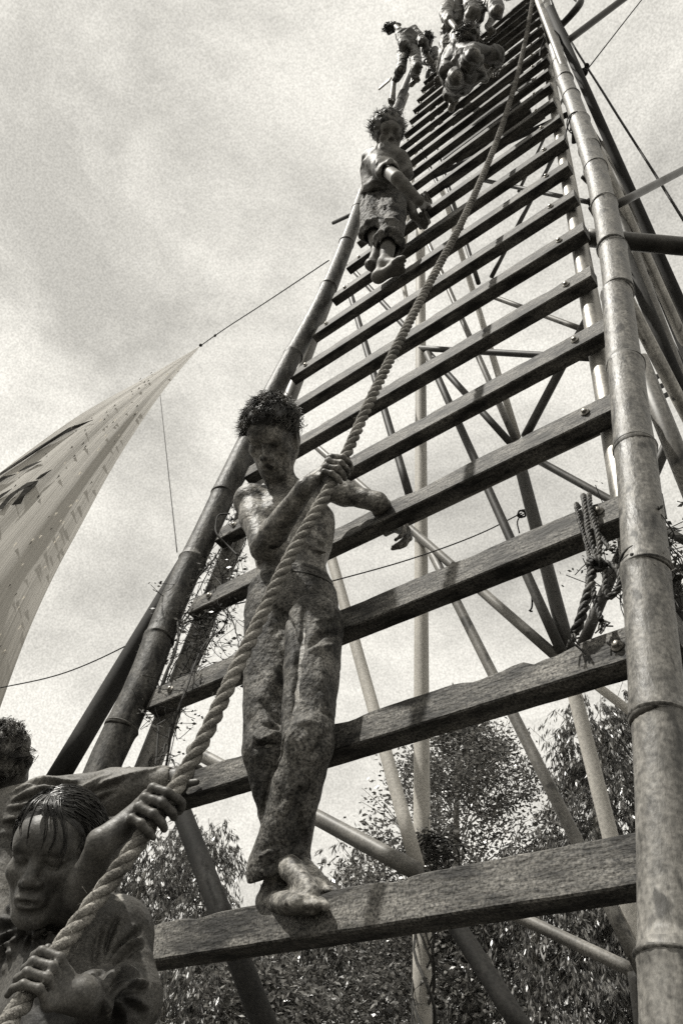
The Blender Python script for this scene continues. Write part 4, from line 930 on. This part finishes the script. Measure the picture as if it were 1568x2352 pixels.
    H.ell(T(0, .075, -.02), np.array((.066, .075, .075)) * 1.06, hB, .01, '-'); H.half(T(0, 0, -.035), hB @ np.array([0, .35, -1]), .01)
    for x in (-1, 1): H.ell(T(x * .082, .0, -.008), (.022, .028, .034), hB, .006, '-')
    H.disp = lambda p: -.006 * np.abs(vnoise(p * 55, 1)) - .003 * np.abs(vnoise(p * 120, 2)); ho = H.obj('hair', M['hair'], o)
    lim = lambda x, y, z: z > -.3 + .9 * y and z > -.15 and y < .9
    P, Nn, _ = hull_dirs(hd, hB, 1.06, 380, 5, lim); dr = Nn * .40 + hB @ np.array([.2, .75, -.05])
    tufts('hair_locks', M['hair_mud'], ho, P, dr, .033, 15, .010, .0013, 2, .22, tip=.65, n=5, dn=.13)
    brows(o, hd, hB, 1.06)
def brows(o, hd, hB, sc, r=.0032):
    for x in (-1, 1):
        P = np.array([hd + hB @ (np.array(p) * sc) for p in [(x * .014, .0905, .0225), (x * .028, .0900, .0275), (x * .040, .0835, .0270), (x * .049, .0745, .0220)]])
        mk('eyebrow', *tube(spline(P, 8), np.array([.5, .9, 1.1, 1.1, 1, .8, .6, .3]) * r, 6), M['brow'], o, True)
standing_man()

# ================================================================== the young man at the lower left, both fists on the rope
def rope_puller():
    hd = JD(124, 1972, 1.56); o = thing('person', (hd[0] + .05, hd[1] - .1, 0), 'young man with wet hair at lower left, both fists on the thick rope', 'person')
    hB = basis(viewdir(124, 1972, -.40, .10, -1), -viewdir(124, 1972, -.16, 1, .2)); S = Sdf(.0034)
    nk = JD(140, 2122, 1.60); ch = JD(150, 2260, 1.55); bel = JD(150, 2480, 1.35); shR = JD(55, 2158, 1.62); shL = JD(262, 2152, 1.60)
    ground_p = np.array([bel[0] - .05, bel[1] - .02, .95])
    rp1, ra1 = rope_at(352, 1868); p1 = -CR[:, 0]; w1 = rp1 + nrm(p1 + .15 * CR[:, 2]) * .066 - ra1 * .062
    rp2, ra2 = rope_at(86, 2258); p2 = CR[:, 0]; w2 = rp2 + nrm(p2 + .25 * CR[:, 2] + .45 * CR[:, 1]) * .072
    e1 = JD(190, 2056, 1.47); e2 = JD(296, 2300, 1.46)
    blen('puller arm1', shR, e1, w1); blen('arm2', shL, e2, w2); blen('trunk', bel, ch, nk, hd); blen('sh', shR, shL)
    head(S, hd, hB, 1.0, 'open_mouth'); S.cap(nk, hd - hB[:, 2] * .045 - hB[:, 1] * .025, .052, .046, .03)
    up = nrm(nk - ch); rt = nrm(shL - shR); bt = basis(np.cross(up, rt), up); F = bt[:, 1] if bt[:, 1] @ (CAM - ch) > 0 else -bt[:, 1]
    S.ell(ch, (.13, .08, .14), bt, .04); S.cap(ch, bel, .10, .10, .04)
    for s_ in (shR, shL): S.cap(ch + up * .06, s_, .05, .045, .04)
    arm(S, shR, e1, w1, (.037, .032, .033, .024), .012); arm(S, shL, e2, w2, (.040, .036, .036, .026), .012)
    fist(S, rp1, ra1, p1, w1, .0185, 1.02, 'over', 1 if np.cross(ra1, p1) @ (CAM - rp1) > 0 else -1)
    fist(S, rp2, ra2, p2, w2, .0185, .88, 'up', 1 if np.cross(ra2, p2) @ (CAM - rp2) > 0 else -1)
    legs = []
    for s_ in (-1, 1):
        h = bel + rt * .08 * s_; kn_ = np.array([h[0] + .02 * s_, h[1] + .04, .50]); an = np.array([h[0] + .03 * s_, h[1] - .02, .09]); S.cap(h, kn_, .075, .05, .03); S.cap(kn_, an, .05, .034, .02); foot(S, an, an + np.array([0.02 * s_, .15, -.075])); legs.append((h, kn_, an))
    S.disp = lambda p: .0007 * vnoise(p * 60, 3); S.obj('body', M['skin_clean'], o)
    # shirt: short sleeve pushed up on the raised arm, long wet sleeve on the other
    J = Sdf(.0042); J.pad = .02; hem = ch * .1 + bel * .9
    J.ell(ch, (.150, .100, .16), bt, .04); J.cap(ch, hem, .128, .125, .04); J.ell(ch + up * .07, (.15, .08, .06), bt, .04)
    se = shR * .42 + e1 * .58
    J.cap(ch + up * .06, shR, .070, .064, .04); J.cap(shR, se, .064, .060, .02); J.ell(se, (.001,) * 3, None, .001)
    J.half(se + nrm(e1 - shR) * .030, nrm(e1 - shR), .003) if False else None
    J.cap(ch + up * .06, shL, .070, .066, .04); J.cap(shL, e2, .066, .054, .02); wr_ = e2 * .25 + w2 * .75; J.cap(e2, wr_, .054, .036, .02)
    J.cap(nk - up * .02, nk + up * .09 + F * .0, .062, .075, .004, '-')
    J.cap(se + nrm(e1 - shR) * .02, e1 + nrm(e1 - shR) * .06, .050, .056, .003, '-'); 
    for L_, dd, w in [([(0, 2083), (70, 2097)], -.008, .006), ([(0, 2117), (60, 2106)], -.008, .006), ([(0, 2167), (56, 2125), (95, 2104)], -.010, .006), ([(0, 2200), (50, 2142)], -.010, .006), ([(17, 2229), (36, 2184), (53, 2139)], -.010, .006), ([(64, 2156), (70, 2128), (92, 2104)], -.010, .005),
        ([(87, 2167), (90, 2128), (98, 2104)], -.010, .005), ([(115, 2162), (104, 2117)], -.009, .005), ([(148, 2139), (120, 2117), (109, 2104)], -.008, .005), ([(0, 2185), (45, 2140), (80, 2116)], .011, .006), ([(8, 2220), (45, 2150)], .011, .006), ([(55, 2160), (66, 2130)], .011, .005), ([(76, 2175), (82, 2130)], .011, .005), ([(100, 2175), (98, 2125)], .010, .005), ([(130, 2150), (110, 2112)], .009, .005), ([(0, 2100), (60, 2100)], .008, .006), ([(0, 2140), (70, 2113)], .009, .006),
        ([(232, 2251), (252, 2156), (266, 2116)], .012, .006), ([(246, 2240), (262, 2156), (275, 2118)], -.009, .005), ([(222, 2240), (238, 2156), (250, 2116)], -.008, .005), ([(212, 2230), (226, 2150)], .008, .006), ([(244, 2204), (272, 2167), (302, 2138)], -.011, .005), ([(250, 2212), (278, 2176), (312, 2148)], .012, .005), ([(252, 2222), (280, 2186), (319, 2164)], -.011, .005), ([(262, 2226), (290, 2194), (322, 2178)], .011, .005),
        ([(232, 2282), (269, 2239), (308, 2243)], -.012, .006), ([(242, 2286), (272, 2250), (300, 2254)], .013, .006), ([(252, 2285), (291, 2262), (328, 2268)], -.010, .005), ([(262, 2292), (295, 2272), (328, 2278)], .011, .005), ([(283, 2290), (325, 2310)], -.010, .006), ([(276, 2298), (316, 2322)], .010, .006), ([(266, 2296), (280, 2335)], -.009, .006), ([(252, 2294), (262, 2335)], .009, .006), ([(236, 2290), (244, 2330)], -.008, .006), ([(220, 2280), (226, 2325)], .008, .005), ([(300, 2204), (312, 2210)], .010, .008)]:
        J.fold(L_, dd * 1.5, w * 1.3, .8, 2.2)
    fo = folds(13, .0042, (1, 1, .6), 9, axis=nrm(np.array([.5, -.2, .8]))); J.disp = lambda p: fo(p); J.obj('shirt', M['shirt'], o)
    tr = Sdf(.008); tr.cap(bel - [0, 0, .02], bel + [0, 0, .02], .11, .11, .02)
    for h, k_, a in legs: tr.cap(h, k_, .088, .066, .03); tr.cap(k_, a + [0, 0, .03], .064, .058, .02)
    f2 = folds(11, .005, (1, 1, .6), 4); tr.disp = lambda p: f2(p); tr.obj('trousers', M['shirt_dark'], o)
    H = Sdf(.0045); T = lambda x, y, z: hd + hB @ np.array([x, y, z])
    H.ell(T(0, -.020, .042), (.080, .100, .086), hB, .01); H.ell(T(0, .072, -.028), (.068, .075, .085), hB, .01, '-'); H.half(T(0, 0, -.05), hB @ np.array([0, .4, -1]), .01)
    for x in (-1, 1): H.ell(T(x * .082, .002, -.008), (.020, .026, .034), hB, .006, '-')
    H.disp = lambda p: -.004 * (1 - np.abs(vnoise((p - hd) @ hB * np.array([130, 28, 45]), 2)) * 2); ho = H.obj('hair', M['hair'], o)
    rg = np.random.default_rng(4); b = MB(); rad = np.array([.0825, .1025, .0885]); off = np.array([0, -.020, .042])
    for i in range(2600):                               # wet strands combed back and down from the parting
        v = nrm(rg.normal(0, 1, 3))
        if v[2] < -.35 or (v[1] > .62 and v[2] < .55): continue
        side = 1 if v[0] > .22 else -1; fl = np.array([side * (.75 if v[2] > .3 else .15), -.55, -.35 - .5 * (1 - v[2])]) + rg.normal(0, .26, 3); pts = []; L = rg.uniform(.35, .8); k = rg.uniform(.985, 1.06)
        for t in range(7):
            pts.append(T(*(v * rad * (k + .012 * math.sin(t)) + off))); v = nrm(v + (fl - v * (fl @ v)) * L / 7)
        b.add(*tube(np.array(pts), np.linspace(.0013, .0006, 7) * rg.uniform(.6, 1.4), 3, False))
    for x0, x1, l, bend in [(.016, .018, .040, .2), (.010, -.012, .050, .9), (.004, -.028, .060, 1.1), (-.004, -.046, .075, 1.2), (.022, .034, .03, .3), (-.010, -.052, .08, .8)]:
        for j in range(6):                              # fringe clumps falling over the brow
            e = rg.normal(0, .0022, 3); l2 = l * rg.uniform(.8, 1.08)
            P = [T(x0 + e[0], .050, .118), T(x0 + (x1 - x0) * .35 + e[0], .084, .106), T(x0 + (x1 - x0) * (.7 + .3 * bend) + e[0] * .8, .098, .092 - l2 * .35), T(x1 * (1 + .12 * bend) + e[0] * .5, .0995 + e[1] * .5, .086 - l2 * .65), T(x1 * (1 - .10 * bend), .0975, .082 - l2)]
            b.add(*tube(spline(np.array(P) + rg.normal(0, .0009, 3), 12), np.linspace(.0014, .0004, 12), 3, False))
    b.mk('hair_strands', M['hair'], ho, True); brows(o, hd, hB, 1.0, .0036)
rope_puller()

# ================================================================== the helper at the left edge reaching for the rung
def reaching_helper():
    hd = JD(4, 1752, 2.40); o = thing('person', (hd[0], hd[1], 0), 'person seen from behind at the left edge, stretching a sleeved arm to the second rung', 'person')
    hB = basis(camdir(.15, -.12, 1), -camdir(.02, 1, .1)); S = Sdf(.005)
    nk = JD(10, 1828, 2.38); ch = JD(0, 1960, 2.25); bel = JD(-20, 2250, 1.95); sh = JD(100, 1850, 2.22); shb = JD(-95, 1850, 2.38)
    wr = JL(405, 1790, .05); el = JD(262, 1818, 2.16)
    blen('helper', sh, el, wr); blen('tr', bel, ch, nk, hd)
    head(S, hd, hB, 1.0, 'down', False); S.cap(nk, hd - hB[:, 2] * .04, .056, .050, .03)
    up = nrm(nk - ch); rt = nrm(sh - shb); bt = basis(np.cross(up, rt), up)
    S.ell(ch, (.14, .085, .15), bt, .04); S.cap(ch, bel, .11, .10, .04)
    for s_ in (sh, shb): S.cap(ch + up * .07, s_, .05, .046, .04)
    arm(S, sh, el, wr, (.045, .038, .038, .026), .012)
    e0 = shb + np.array([-.12, -.02, -.24]); w0 = e0 + np.array([.05, .16, -.16]); arm(S, shb, e0, w0); openhand(S, w0, (0, .3, -1), (1, 0, 0))
    # fingers hooked over the rung's top edge
    zt = RZ[1]; g0 = JL(428, 1768, .0)
    for i in range(4):
        x = -.03 + i * .019; a = np.array([g0[0] + x - .02, lady(zt, .030), zt - .030]); b_ = np.array([g0[0] + x, lady(zt, .018), zt + .008]); c_ = np.array([g0[0] + x + .004, lady(zt, -.02), zt + .012]); d_ = np.array([g0[0] + x + .006, lady(zt, -.062), zt - .004])
        S.cap(wr, a, .018, .011, .010); S.cap(a, b_, .0100, .0092, .003); S.cap(b_, c_, .0092, .0088, .003); S.cap(c_, d_, .0088, .0078, .003)
    t0 = wr + np.array([.02, -.01, -.012]); t1 = JL(432, 1800, .022); t2 = JL(452, 1796, .016); S.cap(wr, t0, .016, .014, .01); S.cap(t0, t1, .013, .0105, .005); S.cap(t1, t2, .0105, .009, .003)
    legs = []
    for s_ in (-1, 1):
        h = bel + rt * .08 * s_; k_ = np.array([h[0], h[1] + .04, .50]); an = np.array([h[0] + .02 * s_, h[1], .09]); S.cap(h, k_, .075, .05, .03); S.cap(k_, an, .05, .034, .02); foot(S, an, an + np.array([.02 * s_, .15, -.075])); legs.append((h, k_, an))
    S.obj('body', M['skin_clean'], o)
    J = Sdf(.0045); J.pad = .02
    J.ell(ch, (.165, .11, .17), bt, .04); J.cap(ch, bel, .135, .13, .04); J.ell(ch + up * .09, (.16, .08, .06), bt, .05)
    we = el * .15 + wr * .85; J.cap(ch + up * .08, sh, .075, .072, .05); J.cap(sh, el, .070, .056, .02); J.cap(el, we, .056, .036, .02); J.cap(ch + up * .07, shb, .07, .064, .04); J.cap(shb, e0, .062, .054, .02)
    J.cap(nk, nk + up * .10, .058, .075, .004, '-'); dw = nrm(wr - el); J.cap(we, wr + dw * .05, .030, .036, .003, '-')
    for L_, dd, w in [([(67, 1792), (120, 1798), (179, 1799)], -.010, .006), ([(34, 1839), (100, 1815), (168, 1805)], -.010, .006), ([(28, 1853), (146, 1831), (252, 1786)], -.012, .007), ([(168, 1842), (213, 1814), (336, 1774)], -.010, .006), ([(182, 1850), (252, 1816)], -.009, .005), ([(280, 1803), (380, 1764)], -.007, .005), ([(28, 1825), (84, 1808)], -.009, .006),
        ([(67, 1802), (179, 1806)], .011, .005), ([(30, 1846), (100, 1826), (160, 1814)], .012, .006), ([(40, 1864), (146, 1843), (240, 1800)], .012, .006), ([(180, 1836), (230, 1816), (320, 1786)], .010, .005), ([(200, 1852), (262, 1822)], .009, .005), ([(10, 1800), (60, 1795)], .009, .006), ([(20, 1880), (140, 1862)], -.010, .008), ([(20, 1895), (140, 1875)], .011, .008), ([(0, 1920), (120, 1900)], -.009, .009)]:
        J.fold(L_, dd * 1.5, w * 1.3, 1.2, 3)
    fo = folds(14, .0036, (1, 1, .35), 6, axis=nrm(wr - sh)); J.disp = lambda p: fo(p); J.obj('shirt', M['shirt_light'], o)
    tr = Sdf(.010); tr.cap(bel, bel + [0, 0, .03], .12, .12, .02)
    for h, k_, a in legs: tr.cap(h, k_, .09, .066, .03); tr.cap(k_, a + [0, 0, .03], .064, .058, .02)
    tr.obj('trousers', M['shirt_dark'], o)
    H = Sdf(.005); T = lambda x, y, z: hd + hB @ np.array([x, y, z])
    H.ell(T(0, -.022, .040), (.078, .094, .084), hB, .01); H.ell(T(0, .06, -.06), (.07, .07, .06), hB, .01, '-'); H.half(T(0, 0, -.055), hB @ np.array([0, .4, -1]), .01)
    H.disp = lambda p: -.010 * np.abs(vnoise(p * 32, 3)) - .004 * np.abs(vnoise(p * 80, 5)); ho = H.obj('hair', M['hair_mud'], o)
    P, Nn, _ = hull_dirs(hd, hB, 1.0, 300, 8, lambda x, y, z: z > -.55 and (y < .4 or z > .5)); tufts('hair_locks', M['hair_mud'], ho, P, Nn * .35 + np.array([.3, 0, -.5]), .030, 14, .010, .0013, 3, 1.4)
reaching_helper()

# ================================================================== the youth standing halfway up
def youth():
    f1 = JL(900, 622, .03); zt = RZ[8]
    o = thing('person', (f1[0], f1[1], zt), 'curly-haired youth in loose T-shirt and rolled-up trousers standing halfway up the ladder', 'person')
    hd = JY(892, 312, 1.70); nk = JY(893, 352, 1.74); ch = JY(878, 392, 1.78); pel = JY(880, 450, 1.86)
    hL, hR = JY(862, 462, 1.86), JY(900, 468, 1.88); kL = JY(858, 520, 1.80); kR = JY(897, 528, 1.82); aL = JY(868, 580, 1.83); aR = JY(884, 605, 1.82)
    shL = JY(858, 368, 1.74); shR = JY(915, 372, 1.80); eL = JY(912, 410, 1.66); wL = JY(962, 462, 1.80); eR = JY(930, 430, 1.90); wR = JY(950, 495, 2.0)
    blen('youth', hd, nk, pel); blen('leg', hL, kL, aL); blen('legR', hR, kR, aR); blen('arm', shL, eL, wL); blen('armR', shR, eR, wR); blen('sh', shL, shR)
    sc = 1.0; S = Sdf(.006); up = nrm(nk - pel); rt = nrm(shR - shL); bt = basis(np.cross(up, rt), up)
    hB = basis(camdir(.10, .30, -1), -camdir(.06, 1, .1)); head(S, hd, hB, 1.0, 'down', True)
    S.cap(nk, hd - hB[:, 2] * .05, .050, .046, .03); S.ell(ch, (.115, .08, .14), bt, .04); S.ell(pel, (.11, .08, .10), bt, .04)
    for s_ in (shL, shR): S.cap(ch + up * .07, s_, .045, .042, .03)
    arm(S, shL, eL, wL, (.043, .038, .036, .026)); arm(S, shR, eR, wR, (.043, .036, .034, .025))
    r_ = np.array([1., 0, 0]); z9 = RZ[9]
    fist(S, JL(970, 462, -.02), r_, -NRM, wL, .03, 1.05, 'over', 1); fist(S, wR + [.03, .03, -.03], r_, -NRM, wR, .02, 1.0, 'over', 1)
    for h, k_, a in ((hL, kL, aL), (hR, kR, aR)): S.cap(h, k_, .065, .050, .02); S.cap(k_, a, .050, .034, .02)
    tR = JL(935, 600, .05); foot(S, aR, tR, side=1, sc=1.15); foot(S, aL, JL(878, 612, .06), side=-1); S.obj('body', M['skin_kid'], o)
    J = Sdf(.0065); J.pad = .02; J.ell(ch, (.135, .10, .17), bt, .05); J.cap(ch, pel + up * .03, .115, .135, .04); sl_ = shL * .35 + eL * .65
    J.cap(ch + up * .07, shL, .06, .062, .04); J.cap(shL, sl_, .062, .066, .02); sr_ = shR * .4 + eR * .6; J.cap(ch + up * .07, shR, .06, .06, .04); J.cap(shR, sr_, .06, .062, .02)
    J.half(pel + up * .0, -up, .004); J.cap(nk + up * .0, nk + up * .09, .052, .07, .004, '-'); dl = nrm(eL - shL); J.cap(sl_ + dl * .02, sl_ + dl * .12, .052, .062, .003, '-')
    fo = folds(14, .011, (1, 1, .6), 12); J.disp = lambda p: fo(p); J.obj('shirt', M['shirt_light'], o)
    J = Sdf(.0065); J.pad = .02; J.ell(pel - up * .02, (.125, .10, .11), bt, .04)
    lk = kL + (aL - kL) * .22; rk = kR + (aR - kR) * .38; J.cap(hL, lk, .086, .078, .02); J.cap(hR, rk, .086, .074, .02)
    for q_, d_ in ((lk, nrm(aL - kL)), (rk, nrm(aR - kR))):
        a_, b_, _ = frame(d_); th = np.linspace(0, 2 * math.pi, 13)
        for i in range(12): J.cap(q_ + .070 * (math.cos(th[i]) * a_ + math.sin(th[i]) * b_), q_ + .070 * (math.cos(th[i + 1]) * a_ + math.sin(th[i + 1]) * b_), .018, .018, .01)
        J.half(q_ + d_ * .03, d_, .004) if False else None; J.cap(q_ + d_ * .0, q_ + d_ * .10, .056, .075, .003, '-')
    J.crease(JY(882, 445, 1.78), JY(880, 530, 1.74), .016, .014); f2 = folds(12, .009, (1, 1, .7), 15); J.disp = lambda p: f2(p); J.obj('trousers', M['jeans'], o)
    H = Sdf(.007); T = lambda x, y, z: hd + hB @ np.array([x, y, z]); H.ell(T(0, -.03, .05), (.102, .112, .102), hB, .01); H.ell(T(0, .085, -.03), (.064, .08, .075), hB, .01, '-')
    H.disp = lambda p: -.016 * np.abs(vnoise(p * 30, 3)); ho = H.obj('hair', M['hair_mud'], o)
    P, Nn, _ = hull_dirs(hd, hB, 1.0, 230, 8, lambda x, y, z: z > -.5 and (y < .45 or z > .45), (.098, .108, .098), (0, -.03, .05)); tufts('hair_locks', M['hair_mud'], ho, P, Nn * .5 + np.array([0, 0, -.5]), .036, 9, .013, .0017, 3, 2.6, n=8, tip=.8); brows(o, hd, hB, 1.0, .004)
youth()

# ================================================================== the climbers bunched at the top
def climber(label, hd, nk, ch, pel, legs, arms, hdir, hairkind, top='shirt_dark', bot='shirt_dark', seed=0, rs=.78, hsc=.74, base=None, bare=False, drape=()):
    b0 = pel if base is None else base
    o = thing('person', b0, label, 'person'); S = Sdf(.009); S.rs = rs; hd, nk, ch, pel = map(np.asarray, (hd, nk, ch, pel)); up = nrm(nk - pel)
    sh = [a[0] for a in arms]; rt = nrm(np.asarray(sh[1]) - np.asarray(sh[0])); bt = basis(np.cross(up, rt), up); hB = basis(hdir, nk * 0 + nrm(hd - nk) + np.array([0, 0, .4])); head(S, hd, hB, hsc, 'down', False)
    S.cap(nk, hd, .050, .045, .03); S.ell(ch, (.12, .085, .15), bt, .05); S.ell(pel, (.12, .09, .10), bt, .05); S.cap(ch, pel, .09, .09, .05)
    J = Sdf(.010); J.pad = .02; J.rs = rs; J.ell(ch, (.145, .11, .17), bt, .05); J.cap(ch, pel, .115, .12, .05)
    for a, b_, c_ in arms:
        S.cap(ch + up * .08, a, .045, .045, .04); arm(S, a, b_, c_, (.045, .04, .038, .028)); J.cap(ch + up * .07, a, .065, .062, .04); J.cap(a, b_, .062, .058, .02); J.cap(b_, np.asarray(b_) * .5 + np.asarray(c_) * .5, .056, .048, .02)
        c_ = np.asarray(c_); d_ = nrm(c_ - b_); s_ = nrm(np.cross(d_, up))
        for i in range(4): k0 = c_ + d_ * .07 + s_ * (i - 1.5) * .02; k1 = k0 + d_ * .03 - up * .02; k2 = k1 - up * .03; S.cap(c_, k0, .016, .012, .01); S.cap(k0, k1, .010, .009, .003); S.cap(k1, k2, .009, .008, .003)
        S.cap(c_, c_ + d_ * .05 - s_ * .05, .014, .010, .01)
    Q = Sdf(.010); Q.pad = .02; Q.rs = rs; Q.ell(pel, (.135, .11, .11), bt, .05)
    for h, k_, a, t_ in legs:
        h, k_, a, t_ = map(np.asarray, (h, k_, a, t_)); S.cap(pel * .4 + h * .6, k_, .07, .05, .03); S.cap(k_, a, .05, .036, .02); foot(S, a, t_, sc=1.05); Q.cap(h, k_, .080, .052, .05); Q.cap(k_, a * .72 + k_ * .28 if not bare else k_ * .9 + a * .1, .050, .048, .03)
    for a_, b_, r_ in drape: Q.cap(a_, b_, r_, r_ * .8, .06)
    for a_, b_, r_ in drape: Q.cap(a_, b_, r_, r_ * .8, .06)
    S.obj('body', M['skin'], o); fo = folds(14, .017, (1, 1, .5), seed); J.disp = lambda p: fo(p); Q.disp = lambda p: fo(p + 3.3)
    J.obj('shirt', M[top], o); Q.obj('trousers', M[bot], o)
    H = Sdf(.009); T = lambda x, y, z: hd + hB @ (np.array([x, y, z]) * hsc); H.ell(T(0, -.028, .045), np.array((.088, .102, .092)) * hsc, hB, .01); H.ell(T(0, .085, -.04), np.array((.066, .075, .08)) * hsc, hB, .01, '-')
    if hairkind == 'bun': H.ell(T(0, -.05, .15), (.075, .075, .06), hB, .03)
    H.disp = lambda p: -.030 * np.abs(vnoise(p * 24, 3)); ho = H.obj('hair', M['hair'] if hairkind != 'mud' else M['hair_mud'], o)
    P, Nn, _ = hull_dirs(hd, hB, hsc, 60, 8, lambda x, y, z: z > -.4 and (y < .4 or z > .5), (.09, .105, .095), (0, -.028, .045)); tufts('hair_locks', M['hair_mud'], ho, P, Nn * .6 + np.array([.1, 0, -.3]), .05, 7, .012, .0026, 3, 1.6)
    if hairkind == 'bun':
        P, Nn, _ = hull_dirs(T(0, -.05, .15), hB, 1.0, 90, 8, lambda x, y, z: z > -.2, (.07, .07, .06), (0, 0, 0)); tufts('bun_strands', M['hair'], ho, P[:40], Nn + np.array([.3, 0, .2]), .06, 8, .015, .003, 3, 1.2)
    return o
K = lambda u, v, off: JL(u, v, off)
# bending climber with bushy tied hair at the left corner
climber('bending climber with bushy hair and dark jacket at the ladder top left corner', K(908, 60, .42), K(919, 70, .40), K(933, 84, .38), K(937, 112, .28),
        [(K(925, 114, .25), K(921, 158, .24), K(904, 188, .17), K(898, 224, .13)), (K(950, 112, .22), K(957, 156, .22), K(950, 174, .12), K(966, 172, .10))],
        [(K(918, 76, .44), K(928, 104, .40), K(950, 138, .12)), (K(948, 68, .34), K(971, 98, .24), K(984, 130, .08))], camdir(.35, -.5, .5), 'bun', 'shirt_dark', 'shirt', 21)
climber('short-haired head peering over the top left edge of the ladder', K(984, 94, .10), K(986, 112, .02), K(990, 134, -.12), K(996, 162, -.25),
        [(K(990, 165, -.25), K(985, 190, -.2), K(990, 212, -.2), K(995, 216, -.1)), (K(1002, 165, -.25), K(1004, 190, -.2), K(1008, 212, -.2), K(1014, 216, -.1))],
        [(K(976, 118, .0), K(975, 138, -.05), K(985, 146, -.02)), (K(998, 118, -.02), K(1003, 136, -.05), K(1000, 146, -.02))], camdir(.2, -.3, .8), 'short', 'shirt_dark', 'shirt_dark', 22, rs=.7)
climber('tall climber in pale muddy shirt right behind the crouching one, head out of frame', K(1072, -34, .48), K(1062, -16, .46), K(1052, 14, .42), K(1038, 66, .34),
        [(K(1030, 76, .30), K(1018, 130, .28), K(1012, 172, .14), K(993, 196, .12)), (K(1050, 76, .28), K(1052, 124, .26), K(1036, 165, .10), K(1040, 178, .10))],
        [(K(1036, -8, .50), K(1022, 34, .50), K(1046, 64, .42)), (K(1076, -8, .40), K(1086, 34, .44), K(1068, 62, .36))], camdir(.3, .6, -.3), 'short', 'shirt_light', 'shirt_light', 23)
climber('crouching climber in dark baggy clothes squatting on the rungs with one knee raised', K(1069, 97, .46), K(1063, 115, .42), K(1053, 140, .38), K(1054, 188, .26),
        [(K(1066, 188, .26), K(1088, 126, .44), K(1112, 180, .22), K(1152, 158, .16)), (K(1044, 196, .24), K(1046, 176, .42), K(1036, 206, .12), K(1047, 214, .12))],
        [(K(1034, 122, .42), K(1026, 168, .40), K(1036, 206, .22)), (K(1090, 118, .42), K(1140, 126, .30), K(1138, 160, .10))], camdir(.3, -.3, .6), 'mud', 'shirt_dark', 'shirt_dark', 24, rs=.70, bare=True,
        drape=[(K(1040, 130, .40), K(1034, 212, .22), .070), (K(1062, 140, .42), K(1092, 172, .30), .06), (K(1080, 135, .42), K(1050, 200, .26), .06)])
climber('climber at the top edge of the frame standing right of the tall pale-shirted one', K(1128, -100, .46), K(1124, -84, .44), K(1120, -52, .40), K(1114, -6, .34),
        [(K(1102, -2, .30), K(1096, 38, .34), K(1094, 66, .12), K(1098, 80, .12)), (K(1128, -2, .30), K(1142, 24, .40), K(1120, 60, .14), K(1112, 80, .12))],
        [(K(1104, -72, .46), K(1092, -40, .42), K(1100, -14, .34)), (K(1142, -76, .40), K(1158, -40, .34), K(1168, -4, .10))], camdir(.3, -.3, .6), 'short', 'shirt_light', 'shirt', 25, bare=True)
for l in LOG: print(l)
